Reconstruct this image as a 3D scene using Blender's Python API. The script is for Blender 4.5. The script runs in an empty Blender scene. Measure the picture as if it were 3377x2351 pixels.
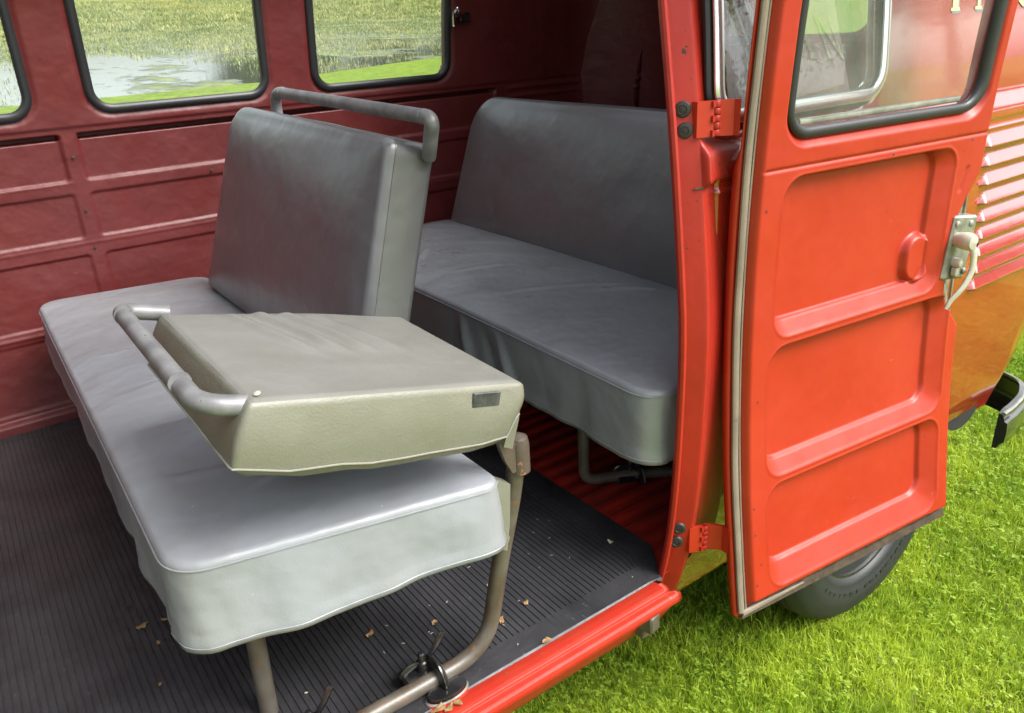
import bpy, math, random
import numpy as np
from mathutils import Matrix, Vector
random.seed(7); rng = np.random.default_rng(7)
sc = bpy.context.scene
TILT = Matrix.Rotation(math.radians(-3.0), 4, 'X')      # the van stands on lawn falling towards the pond

# ------------------------------------------------------------------ camera
cam_d = bpy.data.cameras.new('camera'); cam = bpy.data.objects.new('camera', cam_d); sc.collection.objects.link(cam); sc.camera = cam
Xc = Vector((0.80986108, 0.26759837, -0.52203079)); Yc = Vector((-0.5838572, 0.28140003, -0.76152793)); Zc = Vector((-0.05688415, 0.92152327, 0.38413416))
cam.matrix_world = TILT @ (Matrix.Translation((0, 0, 0.94)) @ Matrix((Xc, Yc, Zc)).to_4x4())
cam_d.sensor_width = 36.0; cam_d.lens = 36.0 * 2585.78 / 3377.0; cam_d.clip_start = 0.02; cam_d.clip_end = 2000

# ------------------------------------------------------------------ world, sun, exposure
SUN_EL, SUN_ROT = math.radians(50), math.radians(148)
w = bpy.data.worlds.new('World'); sc.world = w; w.use_nodes = True
nt = w.node_tree; nt.nodes.clear()
sky = nt.nodes.new('ShaderNodeTexSky'); sky.sky_type = 'NISHITA'; sky.sun_disc = False
sky.sun_elevation = SUN_EL; sky.sun_rotation = SUN_ROT; sky.air_density = 1.0; sky.dust_density = 4.0; sky.ozone_density = 1.0
bw = nt.nodes.new('ShaderNodeRGBToBW'); mx = nt.nodes.new('ShaderNodeMix'); mx.data_type = 'RGBA'; mx.inputs[0].default_value = 0.80
bg = nt.nodes.new('ShaderNodeBackground'); bg.inputs[1].default_value = 0.15
wo = nt.nodes.new('ShaderNodeOutputWorld')
nt.links.new(sky.outputs[0], bw.inputs[0]); nt.links.new(sky.outputs[0], mx.inputs[6]); nt.links.new(bw.outputs[0], mx.inputs[7])
nt.links.new(mx.outputs[2], bg.inputs[0]); nt.links.new(bg.outputs[0], wo.inputs[0])
sun_d = bpy.data.lights.new('sun', 'SUN'); sun_d.energy = 1.3; sun_d.angle = math.radians(28); sun_d.color = (1, 0.965, 0.91)
sun = bpy.data.objects.new('sun', sun_d); sc.collection.objects.link(sun)
sun.rotation_euler = (math.pi/2 - SUN_EL, 0, math.pi - SUN_ROT)
sc.view_settings.view_transform = 'Standard'; sc.view_settings.look = 'None'; sc.view_settings.exposure = 1.65; sc.view_settings.gamma = 1
sc.view_settings.use_curve_mapping = False

# ------------------------------------------------------------------ helpers
ORG = {}
def link(o): sc.collection.objects.link(o)
def tag(o, label=None, cat=None, group=None, kind=None):
    if label: o['label'] = label
    if cat: o['category'] = cat
    if group: o['group'] = group
    if kind: o['kind'] = kind
    return o
def thing(name, label, cat, loc=(0, 0, 0), group=None):
    o = bpy.data.objects.new(name, None); o.empty_display_size = .05; link(o); o.location = loc; ORG[o] = np.array(loc, float)
    return tag(o, label, cat, group)
def org(p):
    s = np.zeros(3)
    while p is not None:
        s = s + np.array(p.location); p = p.parent
    return s
def obj(name, V, F, mat, parent=None, loc=None, smooth=True, autos=None):
    """V in van coordinates, F: (n,4) or (n,3) int array, or list of tuples / list of arrays"""
    V = np.asarray(V, float)
    base = org(parent)
    o_loc = np.array(loc, float) if loc is not None else base
    me = bpy.data.meshes.new(name)
    if isinstance(F, list) and len(F) and isinstance(F[0], np.ndarray) and F[0].ndim == 2:
        idx = np.concatenate([f.ravel() for f in F]); tot = np.concatenate([np.full(len(f), f.shape[1]) for f in F])
    elif isinstance(F, np.ndarray):
        idx = F.ravel(); tot = np.full(len(F), F.shape[1])
    else:
        idx = np.array([i for f in F for i in f]); tot = np.array([len(f) for f in F])
    me.vertices.add(len(V)); me.vertices.foreach_set('co', (V - o_loc).astype(np.float32).ravel())
    me.loops.add(len(idx)); me.loops.foreach_set('vertex_index', idx.astype(np.int32))
    st = np.concatenate([[0], np.cumsum(tot)[:-1]])
    me.polygons.add(len(tot)); me.polygons.foreach_set('loop_start', st.astype(np.int32)); me.polygons.foreach_set('loop_total', tot.astype(np.int32))
    me.polygons.foreach_set('use_smooth', np.full(len(tot), smooth))
    me.update(calc_edges=True); me.validate()
    if autos is not None: me.set_sharp_from_angle(angle=math.radians(autos))
    me.materials.append(mat)
    o = bpy.data.objects.new(name, me); link(o)
    o.location = o_loc - base
    if parent: o.parent = parent
    return o
class MB:
    def __init__(s): s.V = []; s.F = []; s.n = 0
    def add(s, V, F):
        V = np.asarray(V, float); s.V.append(V); s.F += [tuple(int(i) + s.n for i in f) for f in F]; s.n += len(V); return s
    def box(s, c, h, M=None, bev=0.0):
        h = np.array(h, float)
        if bev <= 0:
            V = np.array([[x, y, z] for x in (-1, 1) for y in (-1, 1) for z in (-1, 1)]) * h
            F = [(0, 1, 3, 2), (4, 6, 7, 5), (0, 4, 5, 1), (2, 3, 7, 6), (0, 2, 6, 4), (1, 5, 7, 3)]
        else:
            b = min(bev, h.min() * .95); V = []; 
            idx = {}
            for sx in (-1, 1):
                for sy in (-1, 1):
                    for sz in (-1, 1):
                        sg = np.array([sx, sy, sz])
                        for a in range(3):
                            p = sg * (h - b); p[a] = sg[a] * h[a]; idx[(sx, sy, sz, a)] = len(V); V.append(p)
            V = np.array(V); F = []
            ring = [(-1, -1), (1, -1), (1, 1), (-1, 1)]
            for a in range(3):
                o1, o2 = [(1, 2), (2, 0), (0, 1)][a]
                for sg in (-1, 1):
                    f = []
                    for r in ring:
                        q = [0, 0, 0]; q[a] = sg; q[o1] = r[0]; q[o2] = r[1]; f.append(idx[(*q, a)])
                    F.append(tuple(f if sg > 0 else f[::-1]))
                for s1 in (-1, 1):
                    for s2 in (-1, 1):
                        q1 = [0, 0, 0]; q2 = [0, 0, 0]; q1[a] = -1; q2[a] = 1
                        q1[o1] = q2[o1] = s1; q1[o2] = q2[o2] = s2
                        f = [idx[(*q1, o1)], idx[(*q2, o1)], idx[(*q2, o2)], idx[(*q1, o2)]]
                        F.append(tuple(f if s1 * s2 > 0 else f[::-1]))
            for sx in (-1, 1):
                for sy in (-1, 1):
                    for sz in (-1, 1):
                        f = [idx[(sx, sy, sz, a)] for a in range(3)]
                        F.append(tuple(f if sx * sy * sz > 0 else f[::-1]))
        if M is not None: V = V @ np.array(M).T
        s.add(V + np.array(c, float), F); return s
    def tube(s, P, r, n=12, closed=False, cap=True, up=(0, 0, 1), sq=1.0):
        P = np.array(P, float); m = len(P); r = np.broadcast_to(np.asarray(r, float), (m,))
        T = np.roll(P, -1, 0) - np.roll(P, 1, 0)
        if not closed: T[0] = P[1] - P[0]; T[-1] = P[-1] - P[-2]
        T /= np.linalg.norm(T, axis=1)[:, None] + 1e-12
        up = np.array(up, float)
        N = up - T * (T @ up)[:, None]
        bad = np.linalg.norm(N, axis=1) < .15
        if bad.any():
            u = np.cross(T[0], up)
            if np.linalg.norm(u) < .1: u = np.cross(T[0], (1, 0.3, 0))
            cur = u / np.linalg.norm(u); N = []
            for t in T:
                cur = cur - t * (t @ cur); cur /= np.linalg.norm(cur); N.append(cur)
            N = np.array(N)
        N /= np.linalg.norm(N, axis=1)[:, None]; B = np.cross(T, N)
        a = np.linspace(0, 2 * np.pi, n, endpoint=False)
        V = P[:, None, :] + r[:, None, None] * (np.cos(a)[None, :, None] * N[:, None, :] * sq + np.sin(a)[None, :, None] * B[:, None, :])
        V = V.reshape(-1, 3); F = []
        k = m if closed else m - 1
        for i in range(k):
            j = (i + 1) % m
            for q in range(n):
                q2 = (q + 1) % n
                F.append((i * n + q, i * n + q2, j * n + q2, j * n + q))
        if not closed and cap: F.append(tuple(range(n))[::-1]); F.append(tuple((m - 1) * n + q for q in range(n)))
        s.add(V, F); return s
    def lathe(s, c, ax, prof, n=32, mid=None):
        """prof: list of (radius, height along ax)"""
        ax = np.array(ax, float); ax /= np.linalg.norm(ax)
        u = np.cross(ax, (0, 0, 1)); 
        if np.linalg.norm(u) < .2: u = np.cross(ax, (1, 0, 0))
        u /= np.linalg.norm(u); v = np.cross(ax, u); a = np.linspace(0, 2 * np.pi, n, endpoint=False)
        V = []
        for r, h in prof: V.append(np.array(c) + h * ax + r * (np.cos(a)[:, None] * u + np.sin(a)[:, None] * v))
        V = np.concatenate(V); m = len(prof); F = []
        for i in range(m - 1):
            for q in range(n):
                q2 = (q + 1) % n; F.append((i * n + q, i * n + q2, (i + 1) * n + q2, (i + 1) * n + q))
        if prof[0][0] > 1e-4: F.append(tuple(range(n))[::-1])
        if prof[-1][0] > 1e-4: F.append(tuple((m - 1) * n + q for q in range(n)))
        s.add(V, F); return s
    def prism(s, pts, ext, cap=True):
        """pts (m,3) polygon, extruded by vector ext"""
        pts = np.array(pts, float); m = len(pts); V = np.concatenate([pts, pts + np.array(ext, float)])
        F = [(i, (i + 1) % m, m + (i + 1) % m, m + i) for i in range(m)]
        if cap: F += [tuple(range(m))[::-1], tuple(range(m, 2 * m))]
        s.add(V, F); return s
    def build(s, name, mat, parent=None, loc=None, smooth=True, autos=40):
        return obj(name, np.concatenate(s.V), s.F, mat, parent, loc, smooth, autos)
def smooth_path(P, n=8):
    """Catmull-Rom"""
    P = np.array(P, float); Q = [P[0]] ; 
    E = np.concatenate([[2 * P[0] - P[1]], P, [2 * P[-1] - P[-2]]])
    for i in range(1, len(E) - 2):
        p0, p1, p2, p3 = E[i - 1:i + 3]
        for k in range(1, n + 1):
            t = k / n
            Q.append(.5 * ((2 * p1) + (-p0 + p2) * t + (2 * p0 - 5 * p1 + 4 * p2 - p3) * t * t + (-p0 + 3 * p1 - 3 * p2 + p3) * t ** 3))
    return np.array(Q)
def fillet(P, r, n=7):
    P = [np.array(p, float) for p in P]; out = [P[0]]
    for i in range(1, len(P) - 1):
        a, b, c = P[i - 1], P[i], P[i + 1]; rr = r[i - 1] if hasattr(r, '__len__') else r
        d1 = a - b; d2 = c - b; l1 = np.linalg.norm(d1); l2 = np.linalg.norm(d2); k = min(rr, l1 * .49, l2 * .49)
        s, e = b + d1 / l1 * k, b + d2 / l2 * k
        for t in np.linspace(0, 1, n): out.append((1 - t) ** 2 * s + 2 * t * (1 - t) * b + t * t * e)
    out.append(P[-1]); return np.array(out)
def sstep(x, a, b):
    t = np.clip((x - a) / (b - a), 0, 1); return t * t * (3 - 2 * t)
def rrect(x, z, x0, x1, z0, z1, r):
    """signed distance, positive inside"""
    cx, cz = (x0 + x1) / 2, (z0 + z1) / 2
    qx = np.abs(x - cx) - (x1 - x0) / 2 + r; qz = np.abs(z - cz) - (z1 - z0) / 2 + r
    return -(np.hypot(np.maximum(qx, 0), np.maximum(qz, 0)) + np.minimum(np.maximum(qx, qz), 0) - r)
def rr_pts(x0, x1, z0, z1, r, n=10):
    """closed loop of points of a rounded rectangle, counterclockwise"""
    if not hasattr(r, '__len__'): r = [r] * 4
    P = []
    for (cx, cz, a0, rr) in ((x1 - r[0], z0 + r[0], -90, r[0]), (x1 - r[1], z1 - r[1], 0, r[1]), (x0 + r[2], z1 - r[2], 90, r[2]), (x0 + r[3], z0 + r[3], 180, r[3])):
        for a in np.radians(np.linspace(a0, a0 + 90, n)): P.append((cx + rr * math.cos(a), cz + rr * math.sin(a)))
    return np.array(P)
def resample(P, step):
    P = np.vstack([P, P[:1]]); d = np.r_[0, np.cumsum(np.linalg.norm(np.diff(P, axis=0), axis=1))]
    n = int(d[-1] / step); t = np.linspace(0, d[-1], n, endpoint=False)
    return np.stack([np.interp(t, d, P[:, k]) for k in range(P.shape[1])], 1)
def vnoise(x, y, seed=0):
    """smooth value noise on arrays"""
    x = np.asarray(x, float) + 131.7; y = np.asarray(y, float) + 57.3
    xi = np.floor(x).astype(np.int64); yi = np.floor(y).astype(np.int64); xf = x - xi; yf = y - yi
    def h(a, b):
        v = np.sin((a * 127.1 + b * 311.7 + seed * 74.7)) * 43758.5453; return v - np.floor(v)
    u = xf * xf * (3 - 2 * xf); v = yf * yf * (3 - 2 * yf)
    return (h(xi, yi) * (1 - u) + h(xi + 1, yi) * u) * (1 - v) + (h(xi, yi + 1) * (1 - u) + h(xi + 1, yi + 1) * u) * v - .5
def sheet(name, us, vs, fn, mat, parent=None, mask=None, back=None, autos=None, flip=False):
    """grid u x v; fn(U,V)->(...,3); mask(Uc,Vc)->bool keep face; back(U,V) -> second skin, stitched at the borders"""
    U, Vv = np.meshgrid(us, vs, indexing='ij'); nu, nv = U.shape
    A = fn(U, Vv).reshape(-1, 3); I = np.arange(nu * nv).reshape(nu, nv)
    Uc = (U[:-1, :-1] + U[1:, 1:]) / 2; Vc = (Vv[:-1, :-1] + Vv[1:, 1:]) / 2
    keep = np.ones(Uc.shape, bool) if mask is None else mask(Uc, Vc)
    Q = np.stack([I[:-1, :-1], I[1:, :-1], I[1:, 1:], I[:-1, 1:]], -1)[keep]
    if flip: Q = Q[:, ::-1]
    FF = Q; VV = A
    if back is not None:
        B = back(U, Vv).reshape(-1, 3); N = nu * nv; VV = np.concatenate([A, B])
        E = np.concatenate([Q[:, [0, 1]], Q[:, [1, 2]], Q[:, [2, 3]], Q[:, [3, 0]]])
        key = np.minimum(E[:, 0], E[:, 1]) * N + np.maximum(E[:, 0], E[:, 1])
        _, inv, cnt = np.unique(key, return_inverse=True, return_counts=True)
        Eb = E[cnt[inv] == 1]
        side = np.stack([Eb[:, 1], Eb[:, 0], Eb[:, 0] + N, Eb[:, 1] + N], 1)
        FF = np.concatenate([Q, Q[:, ::-1] + N, side])
    used = np.zeros(len(VV), bool); used[FF.ravel()] = True; remap = np.cumsum(used) - 1
    return obj(name, VV[used], remap[FF], mat, parent, autos=autos)

# ------------------------------------------------------------------ materials
ALB = .66     # real albedo scale for the exposure above
def mat(name, color, rough=.5, metal=0., coat=0., coat_r=.08, var=.0, vscale=6., var_col=None, bump=0., bscale=200., bump2=0., b2scale=12., spec=.5, rvar=0., chips=0., chip_col=(.03, .02, .015), chip_scale=60., sheen=0., flecks=0., fleck_col=(.7, .4, .35), fleck_scale=45., fleck_stretch=(1, 1, 1)):
    if metal < .6:
        color = tuple(c * ALB for c in color); chip_col = tuple(c * ALB for c in chip_col)
        if var_col: var_col = tuple(c * ALB for c in var_col)
    m = bpy.data.materials.new(name); m.use_nodes = True; n = m.node_tree.nodes; l = m.node_tree.links
    b = n['Principled BSDF']; b.inputs['Roughness'].default_value = rough; b.inputs['Metallic'].default_value = metal
    b.inputs['Coat Weight'].default_value = coat; b.inputs['Coat Roughness'].default_value = coat_r
    b.inputs['Specular IOR Level'].default_value = spec
    if sheen: b.inputs['Sheen Weight'].default_value = sheen
    tc = n.new('ShaderNodeTexCoord'); col = None
    def noise(scale, det=4., rough_=.55):
        t = n.new('ShaderNodeTexNoise'); t.inputs['Scale'].default_value = scale; t.inputs['Detail'].default_value = det; t.inputs['Roughness'].default_value = rough_
        l.new(tc.outputs['Object'], t.inputs['Vector']); return t
    rgb = n.new('ShaderNodeRGB'); rgb.outputs[0].default_value = (*color, 1); col = rgb.outputs[0]
    if var:
        t = noise(vscale, 6.); mr = n.new('ShaderNodeMapRange'); mr.inputs[1].default_value = .35; mr.inputs[2].default_value = .65
        l.new(t.outputs[0], mr.inputs[0]); x = n.new('ShaderNodeMix'); x.data_type = 'RGBA'
        mu = n.new('ShaderNodeMath'); mu.operation = 'MULTIPLY'; mu.inputs[1].default_value = var; l.new(mr.outputs[0], mu.inputs[0]); l.new(mu.outputs[0], x.inputs[0])
        l.new(col, x.inputs[6]); x.inputs[7].default_value = (*(var_col or tuple(c * .5 for c in color)), 1); col = x.outputs[2]
    if chips:
        t = noise(chip_scale, 3., .6); mr = n.new('ShaderNodeMapRange'); mr.inputs[1].default_value = 1 - chips; mr.inputs[2].default_value = 1 - chips + .03
        l.new(t.outputs[0], mr.inputs[0]); x = n.new('ShaderNodeMix'); x.data_type = 'RGBA'; l.new(mr.outputs[0], x.inputs[0]); l.new(col, x.inputs[6]); x.inputs[7].default_value = (*chip_col, 1); col = x.outputs[2]
    if flecks:
        mp = n.new('ShaderNodeMapping'); mp.inputs['Scale'].default_value = fleck_stretch; mp.inputs['Rotation'].default_value = (.2, .3, .4); l.new(tc.outputs['Object'], mp.inputs[0])
        t = noise(fleck_scale, 5., .65); l.new(mp.outputs[0], t.inputs['Vector']); mr = n.new('ShaderNodeMapRange'); mr.inputs[1].default_value = 1 - flecks; mr.inputs[2].default_value = 1 - flecks + .04; mr.inputs[4].default_value = .7
        l.new(t.outputs[0], mr.inputs[0]); x = n.new('ShaderNodeMix'); x.data_type = 'RGBA'; l.new(mr.outputs[0], x.inputs[0]); l.new(col, x.inputs[6]); x.inputs[7].default_value = (*fleck_col, 1); col = x.outputs[2]
    l.new(col, b.inputs['Base Color'])
    if rvar:
        t = noise(9., 5.); mr = n.new('ShaderNodeMapRange'); mr.inputs[1].default_value = .3; mr.inputs[2].default_value = .7; mr.inputs[3].default_value = max(rough - rvar, .02); mr.inputs[4].default_value = rough + rvar
        l.new(t.outputs[0], mr.inputs[0]); l.new(mr.outputs[0], b.inputs['Roughness'])
    last = None
    for st, s, det in ((bump2, b2scale, 3.), (bump, bscale, 3.)):
        if st:
            t = noise(s, det); bp = n.new('ShaderNodeBump'); bp.inputs['Strength'].default_value = min(1., st); bp.inputs['Distance'].default_value = .3 / s if st <= 1 else .3 / s * st
            l.new(t.outputs[0], bp.inputs['Height'])
            if last: l.new(last.outputs[0], bp.inputs['Normal'])
            last = bp
    if last: l.new(last.outputs[0], b.inputs['Normal'])
    return m
def glass_mat(name, tint=(.9, .97, .94), refl=1.35, veil=0.0):
    m = bpy.data.materials.new(name); m.use_nodes = True; n = m.node_tree.nodes; l = m.node_tree.links; n.clear()
    o = n.new('ShaderNodeOutputMaterial'); tr = n.new('ShaderNodeBsdfTransparent'); tr.inputs[0].default_value = (*tint, 1)
    g = n.new('ShaderNodeBsdfGlossy'); g.inputs['Roughness'].default_value = .01; g.inputs[0].default_value = (1, 1, 1, 1)
    fr = n.new('ShaderNodeFresnel'); fr.inputs[0].default_value = 1.5; mu = n.new('ShaderNodeMath'); mu.operation = 'MULTIPLY'; mu.inputs[1].default_value = refl; mu.use_clamp = True
    l.new(fr.outputs[0], mu.inputs[0]); mi = n.new('ShaderNodeMixShader'); l.new(mu.outputs[0], mi.inputs[0]); l.new(tr.outputs[0], mi.inputs[1]); l.new(g.outputs[0], mi.inputs[2])
    res = mi
    if veil:  # diffuse glass haze; on door and side panes it paints the reflected veil
        df = n.new('ShaderNodeBsdfDiffuse'); df.inputs[0].default_value = (.6, .6, .58, 1); m2 = n.new('ShaderNodeMixShader'); tc = n.new('ShaderNodeTexCoord'); t = n.new('ShaderNodeTexNoise'); t.inputs['Scale'].default_value = 14
        l.new(tc.outputs['Object'], t.inputs[0]); q = n.new('ShaderNodeMath'); q.operation = 'MULTIPLY'; q.inputs[1].default_value = veil * 2; l.new(t.outputs[0], q.inputs[0]); l.new(q.outputs[0], m2.inputs[0])
        l.new(mi.outputs[0], m2.inputs[1]); l.new(df.outputs[0], m2.inputs[2]); res = m2
    l.new(res.outputs[0], o.inputs[0]); return m
M = {}
M['red'] = mat('red_paint', (.48, .030, .010), .42, coat=.10, coat_r=.2, spec=.35, var=.45, vscale=5, var_col=(.58, .055, .024), bump=.05, bscale=900, bump2=.12, b2scale=7, chips=.27, chip_col=(.16, .03, .02), chip_scale=90, rvar=.07, flecks=.30, fleck_col=(.62, .20, .15), fleck_scale=28, fleck_stretch=(1, 1, 3))
M['post'] = mat('worn_red_paint', (.47, .026, .013), .42, coat=.08, coat_r=.25, spec=.35, var=.5, vscale=9, var_col=(.36, .022, .014), bump2=.1, b2scale=14, chips=.315, chip_col=(.05, .025, .02), chip_scale=75)
M['body'] = mat('body_red_paint', (.46, .030, .014), .25, coat=1., coat_r=.05, var=.2, vscale=3, var_col=(.50, .045, .02), bump2=.10, b2scale=4)
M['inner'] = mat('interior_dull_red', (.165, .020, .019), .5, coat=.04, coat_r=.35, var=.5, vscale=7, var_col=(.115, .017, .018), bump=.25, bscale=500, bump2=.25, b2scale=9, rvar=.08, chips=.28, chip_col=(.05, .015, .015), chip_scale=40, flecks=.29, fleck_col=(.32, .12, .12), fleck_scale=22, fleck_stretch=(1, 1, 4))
M['sill'] = mat('sill_red_paint', (.52, .026, .012), .5, spec=.3, var=.5, vscale=14, var_col=(.42, .05, .02), bump2=.15, b2scale=18, chips=.30, chip_col=(.30, .10, .05), chip_scale=70)
M['floor'] = mat('floor_red', (.50, .028, .016), .4, coat=.2, coat_r=.3, var=.6, vscale=12, var_col=(.10, .02, .015), bump2=.2, b2scale=20)
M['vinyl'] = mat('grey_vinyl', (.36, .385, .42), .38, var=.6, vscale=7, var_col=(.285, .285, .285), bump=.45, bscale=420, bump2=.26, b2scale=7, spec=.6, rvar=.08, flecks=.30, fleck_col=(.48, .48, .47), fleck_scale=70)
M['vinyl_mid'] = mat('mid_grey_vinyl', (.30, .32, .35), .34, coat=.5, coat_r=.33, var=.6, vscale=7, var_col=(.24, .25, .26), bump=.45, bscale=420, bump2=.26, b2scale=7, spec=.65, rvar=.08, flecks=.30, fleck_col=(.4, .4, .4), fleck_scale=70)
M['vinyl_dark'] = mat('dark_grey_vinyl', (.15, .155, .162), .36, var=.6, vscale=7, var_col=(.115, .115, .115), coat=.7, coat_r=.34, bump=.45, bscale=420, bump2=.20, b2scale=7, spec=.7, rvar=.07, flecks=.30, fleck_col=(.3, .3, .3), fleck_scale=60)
M['vinyl_olive'] = mat('olive_grey_vinyl', (.24, .238, .185), .40, var=.5, vscale=14, var_col=(.19, .18, .13), bump=.6, bscale=330, bump2=.12, b2scale=8, spec=.5, rvar=.06, chips=.25, chip_col=(.5, .48, .4), chip_scale=120)
M['vinyl_back'] = mat('taupe_vinyl', (.25, .25, .225), .42, var=.5, vscale=16, var_col=(.20, .192, .165), bump=.5, bscale=380, bump2=.12, b2scale=8, chips=.26, chip_col=(.6, .6, .58), chip_scale=150)
M['thread'] = mat('pale_thread', (.30, .295, .24), .7, bump=.6, bscale=1500)
M['tube'] = mat('grey_enamelled_tube', (.15, .135, .11), .38, var=.9, vscale=22, var_col=(.085, .062, .042), bump=.2, bscale=300, chips=.37, chip_col=(.20, .10, .05), chip_scale=50, spec=.6, flecks=.31, fleck_col=(.5, .42, .33), fleck_scale=90)
M['bar'] = mat('worn_metal_rail', (.20, .20, .205), .46, metal=.25, var=.8, vscale=30, var_col=(.36, .36, .36), bump=.15, bscale=250, chips=.30, chip_col=(.13, .12, .11), chip_scale=60)
M['steel'] = mat('dark_worn_steel', (.07, .07, .075), .35, metal=.5, var=.9, vscale=90, var_col=(.16, .16, .17), bump=.3, bscale=300)
M['rusty'] = mat('rust_stained_steel', (.12, .085, .065), .45, var=.9, vscale=30, var_col=(.07, .055, .045), bump=.4, bscale=200, chips=.35, chip_col=(.35, .16, .1), chip_scale=60)
M['black'] = mat('black_enamel', (.012, .012, .013), .25, coat=.5, var=.3, vscale=40, var_col=(.03, .03, .03), bump=.3, bscale=200)
M['rubber'] = mat('black_rubber', (.022, .023, .026), .42, var=.4, vscale=10, var_col=(.04, .04, .042), bump=.2, bscale=400)
M['mat'] = mat('black_rubber_mat', (.048, .047, .052), .45, var=.9, vscale=8, var_col=(.026, .026, .029), bump=.5, bscale=350, bump2=.3, b2scale=25, rvar=.1, chips=.285, chip_col=(.16, .15, .13), chip_scale=110, flecks=.33, fleck_col=(.12, .115, .11), fleck_scale=60, fleck_stretch=(3, .5, 1))
M['tyre'] = mat('tyre_rubber', (.022, .024, .028), .5, var=.5, vscale=30, var_col=(.035, .035, .035), bump=.3, bscale=300)
M['trim'] = mat('satin_chrome', (.80, .82, .83), .22, metal=.85)
M['chrome'] = mat('chrome', (.75, .76, .77), .10, metal=1., bump2=.1, b2scale=15)
M['alu'] = mat('dull_zinc', (.34, .34, .30), .42, metal=.6, var=.8, vscale=40, var_col=(.18, .17, .13), bump=.3, bscale=300)
M['cream'] = mat('cream_enamel', (.62, .60, .48), .35, coat=.3, var=.3, vscale=60, var_col=(.5, .46, .36), bump=.1, bscale=200)
M['seal'] = mat('aged_beige_seal', (.30, .245, .18), .6, var=.8, vscale=14, var_col=(.20, .16, .115), bump=.4, bscale=250, chips=.28, chip_col=(.16, .12, .09), chip_scale=60)
M['dirt'] = mat('dirty_edge', (.055, .036, .022), .9, var=.8, vscale=50, var_col=(.11, .075, .045), bump=.8, bscale=160)
M['cap'] = mat('rubber_plug', (.03, .028, .028), .5, bump=.3, bscale=300)
M['dark'] = mat('underbody', (.015, .014, .012), .8, var=.5, vscale=20)
M['leaf'] = mat('dry_leaf', (.30, .16, .06), .7, var=.9, vscale=70, var_col=(.50, .34, .14), bump=.6, bscale=400)
M['paper'] = mat('pale_scrap', (.62, .56, .46), .7, bump=.5, bscale=300)
M['letter'] = mat('pale_yellow_lettering', (.72, .66, .36), .4); M['letter_sh'] = mat('blue_grey_shading', (.22, .24, .30), .4)
M['body'].node_tree.nodes['Principled BSDF'].inputs['Coat IOR'].default_value = 1.9
M['glass'] = glass_mat('window_glass', (.93, .97, .95), 1.0, veil=.05)
M['glass2'] = glass_mat('door_glass', (.90, .96, .93), .7, veil=.10)
M['glass_side'] = glass_mat('side_glass', (.78, .90, .86), 3.5, veil=.10)

# ------------------------------------------------------------------ surface definitions (van coordinates: +x rear, +y far side, z up, floor at z=0)
_zs = [-.14, -.08, .04, .2, .35, .5, .65, .8, .95, 1.15, 1.3]; _os = [.012, .002, -.016, -.036, -.047, -.052, -.052, -.045, -.035, -.010, .012]
zz = np.linspace(-.14, 1.3, 400); _pf = np.interp(zz, _zs, _os)
for _ in range(3): _pf = np.convolve(np.pad(_pf, 20, mode='reflect', reflect_type='odd'), np.ones(41) / 41, 'valid')
def prof(z): return np.interp(z, zz, _pf)
def bodyY(z):                 # outer skin of the near side below the swage line
    return .801 + (np.interp(z, zz, _pf) + .052) * .92 + .012 * sstep(-z, .02, .12)
H0 = np.array([.956, .72]); E2 = np.array([.99414446, -.10805918]); N2 = np.array([-.10805918, -.99414446])
def D(d, z, wv):              # point on the opened door
    o = prof(z) + wv
    return np.stack([H0[0] + E2[0] * d + N2[0] * o, H0[1] + E2[1] * d + N2[1] * o, z + 0 * d], -1)
def wallY(z): return 2.372 - .17 * (z - .45) ** 2 * np.where(z > .45, 1, .25)

van = thing('van', 'red vintage passenger van with its side cargo door open, standing on grass', 'van')

# ---- far side wall, inside face pressed with ribs, window openings
WIN = [(-.262, .213), (.350, .816), (.962, 1.428)]
WZ0, WZ1 = .808, 1.19
def wall_in(X, Z):
    dep = np.zeros_like(X)
    def panel(x0, x1, z0, z1, D_, wd=.008, r=.012):
        s = rrect(X, Z, x0, x1, z0, z1, r); return D_ * sstep(s, 0, wd)
    for (x0, x1) in ((-.8, .262), (.296, 1.62)):
        dep = np.maximum(dep, panel(x0, x1, .634, .752, .0075, .008)); dep = np.maximum(dep, panel(x0, x1, .484, .607, .005, .007)); dep = np.maximum(dep, panel(x0, x1, .265, .442, .0045, .005))
        dep = np.maximum(dep, panel(x0, x1, .045, .235, .003, .006))
    for (x0, x1) in ((-.8, .258), (.300, 1.62)): dep = np.maximum(dep, panel(x0, x1, .741, .757, .045, .004, .004))
    dep = dep + .004 * sstep(Z, .775, .771) - .0016 * np.exp(-((Z - .472) / .003) ** 2) - .003 * np.exp(-((Z - .249) / .005) ** 2) * (X < .3)
    dep = dep - .0012 * np.exp(-((Z - .634) / .0025) ** 2) * (X < .262)
    for i, (a, b) in enumerate(WIN):
        s = rrect(X, Z, a - .012, b + .012, WZ0 - .012, WZ1 + .02, .06); dep = dep + .006 * sstep(s, -.012, .004)
    # faint press waves and the base flange
    dep = dep + .0018 * vnoise(X * 5, Z * 7, 3) + .0010 * vnoise(X * 14, Z * 12, 5)
    dep = dep - .022 * sstep(-Z, -.034, -.026)
    y = wallY(Z) + dep
    # swage behind the last window
    y = y - .006 * sstep(X, 1.66, 1.69) * (np.exp(-((Z - .752) / .008) ** 2) + .8 * np.exp(-((Z - .722) / .006) ** 2))
    # rear corner turns inwards
    xc = np.clip(X - 1.93, 0, None); y = y - (.20 - np.sqrt(np.clip(.04 - np.minimum(xc, .199) ** 2, 0, None)))
    return np.stack([np.minimum(X, 2.13), y, Z], -1)
def wall_mask(X, Z):
    k = np.ones(X.shape, bool)
    for (a, b) in WIN: k &= ~(rrect(X, Z, a, b, WZ0, WZ1, .05) > 0)
    return k
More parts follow.
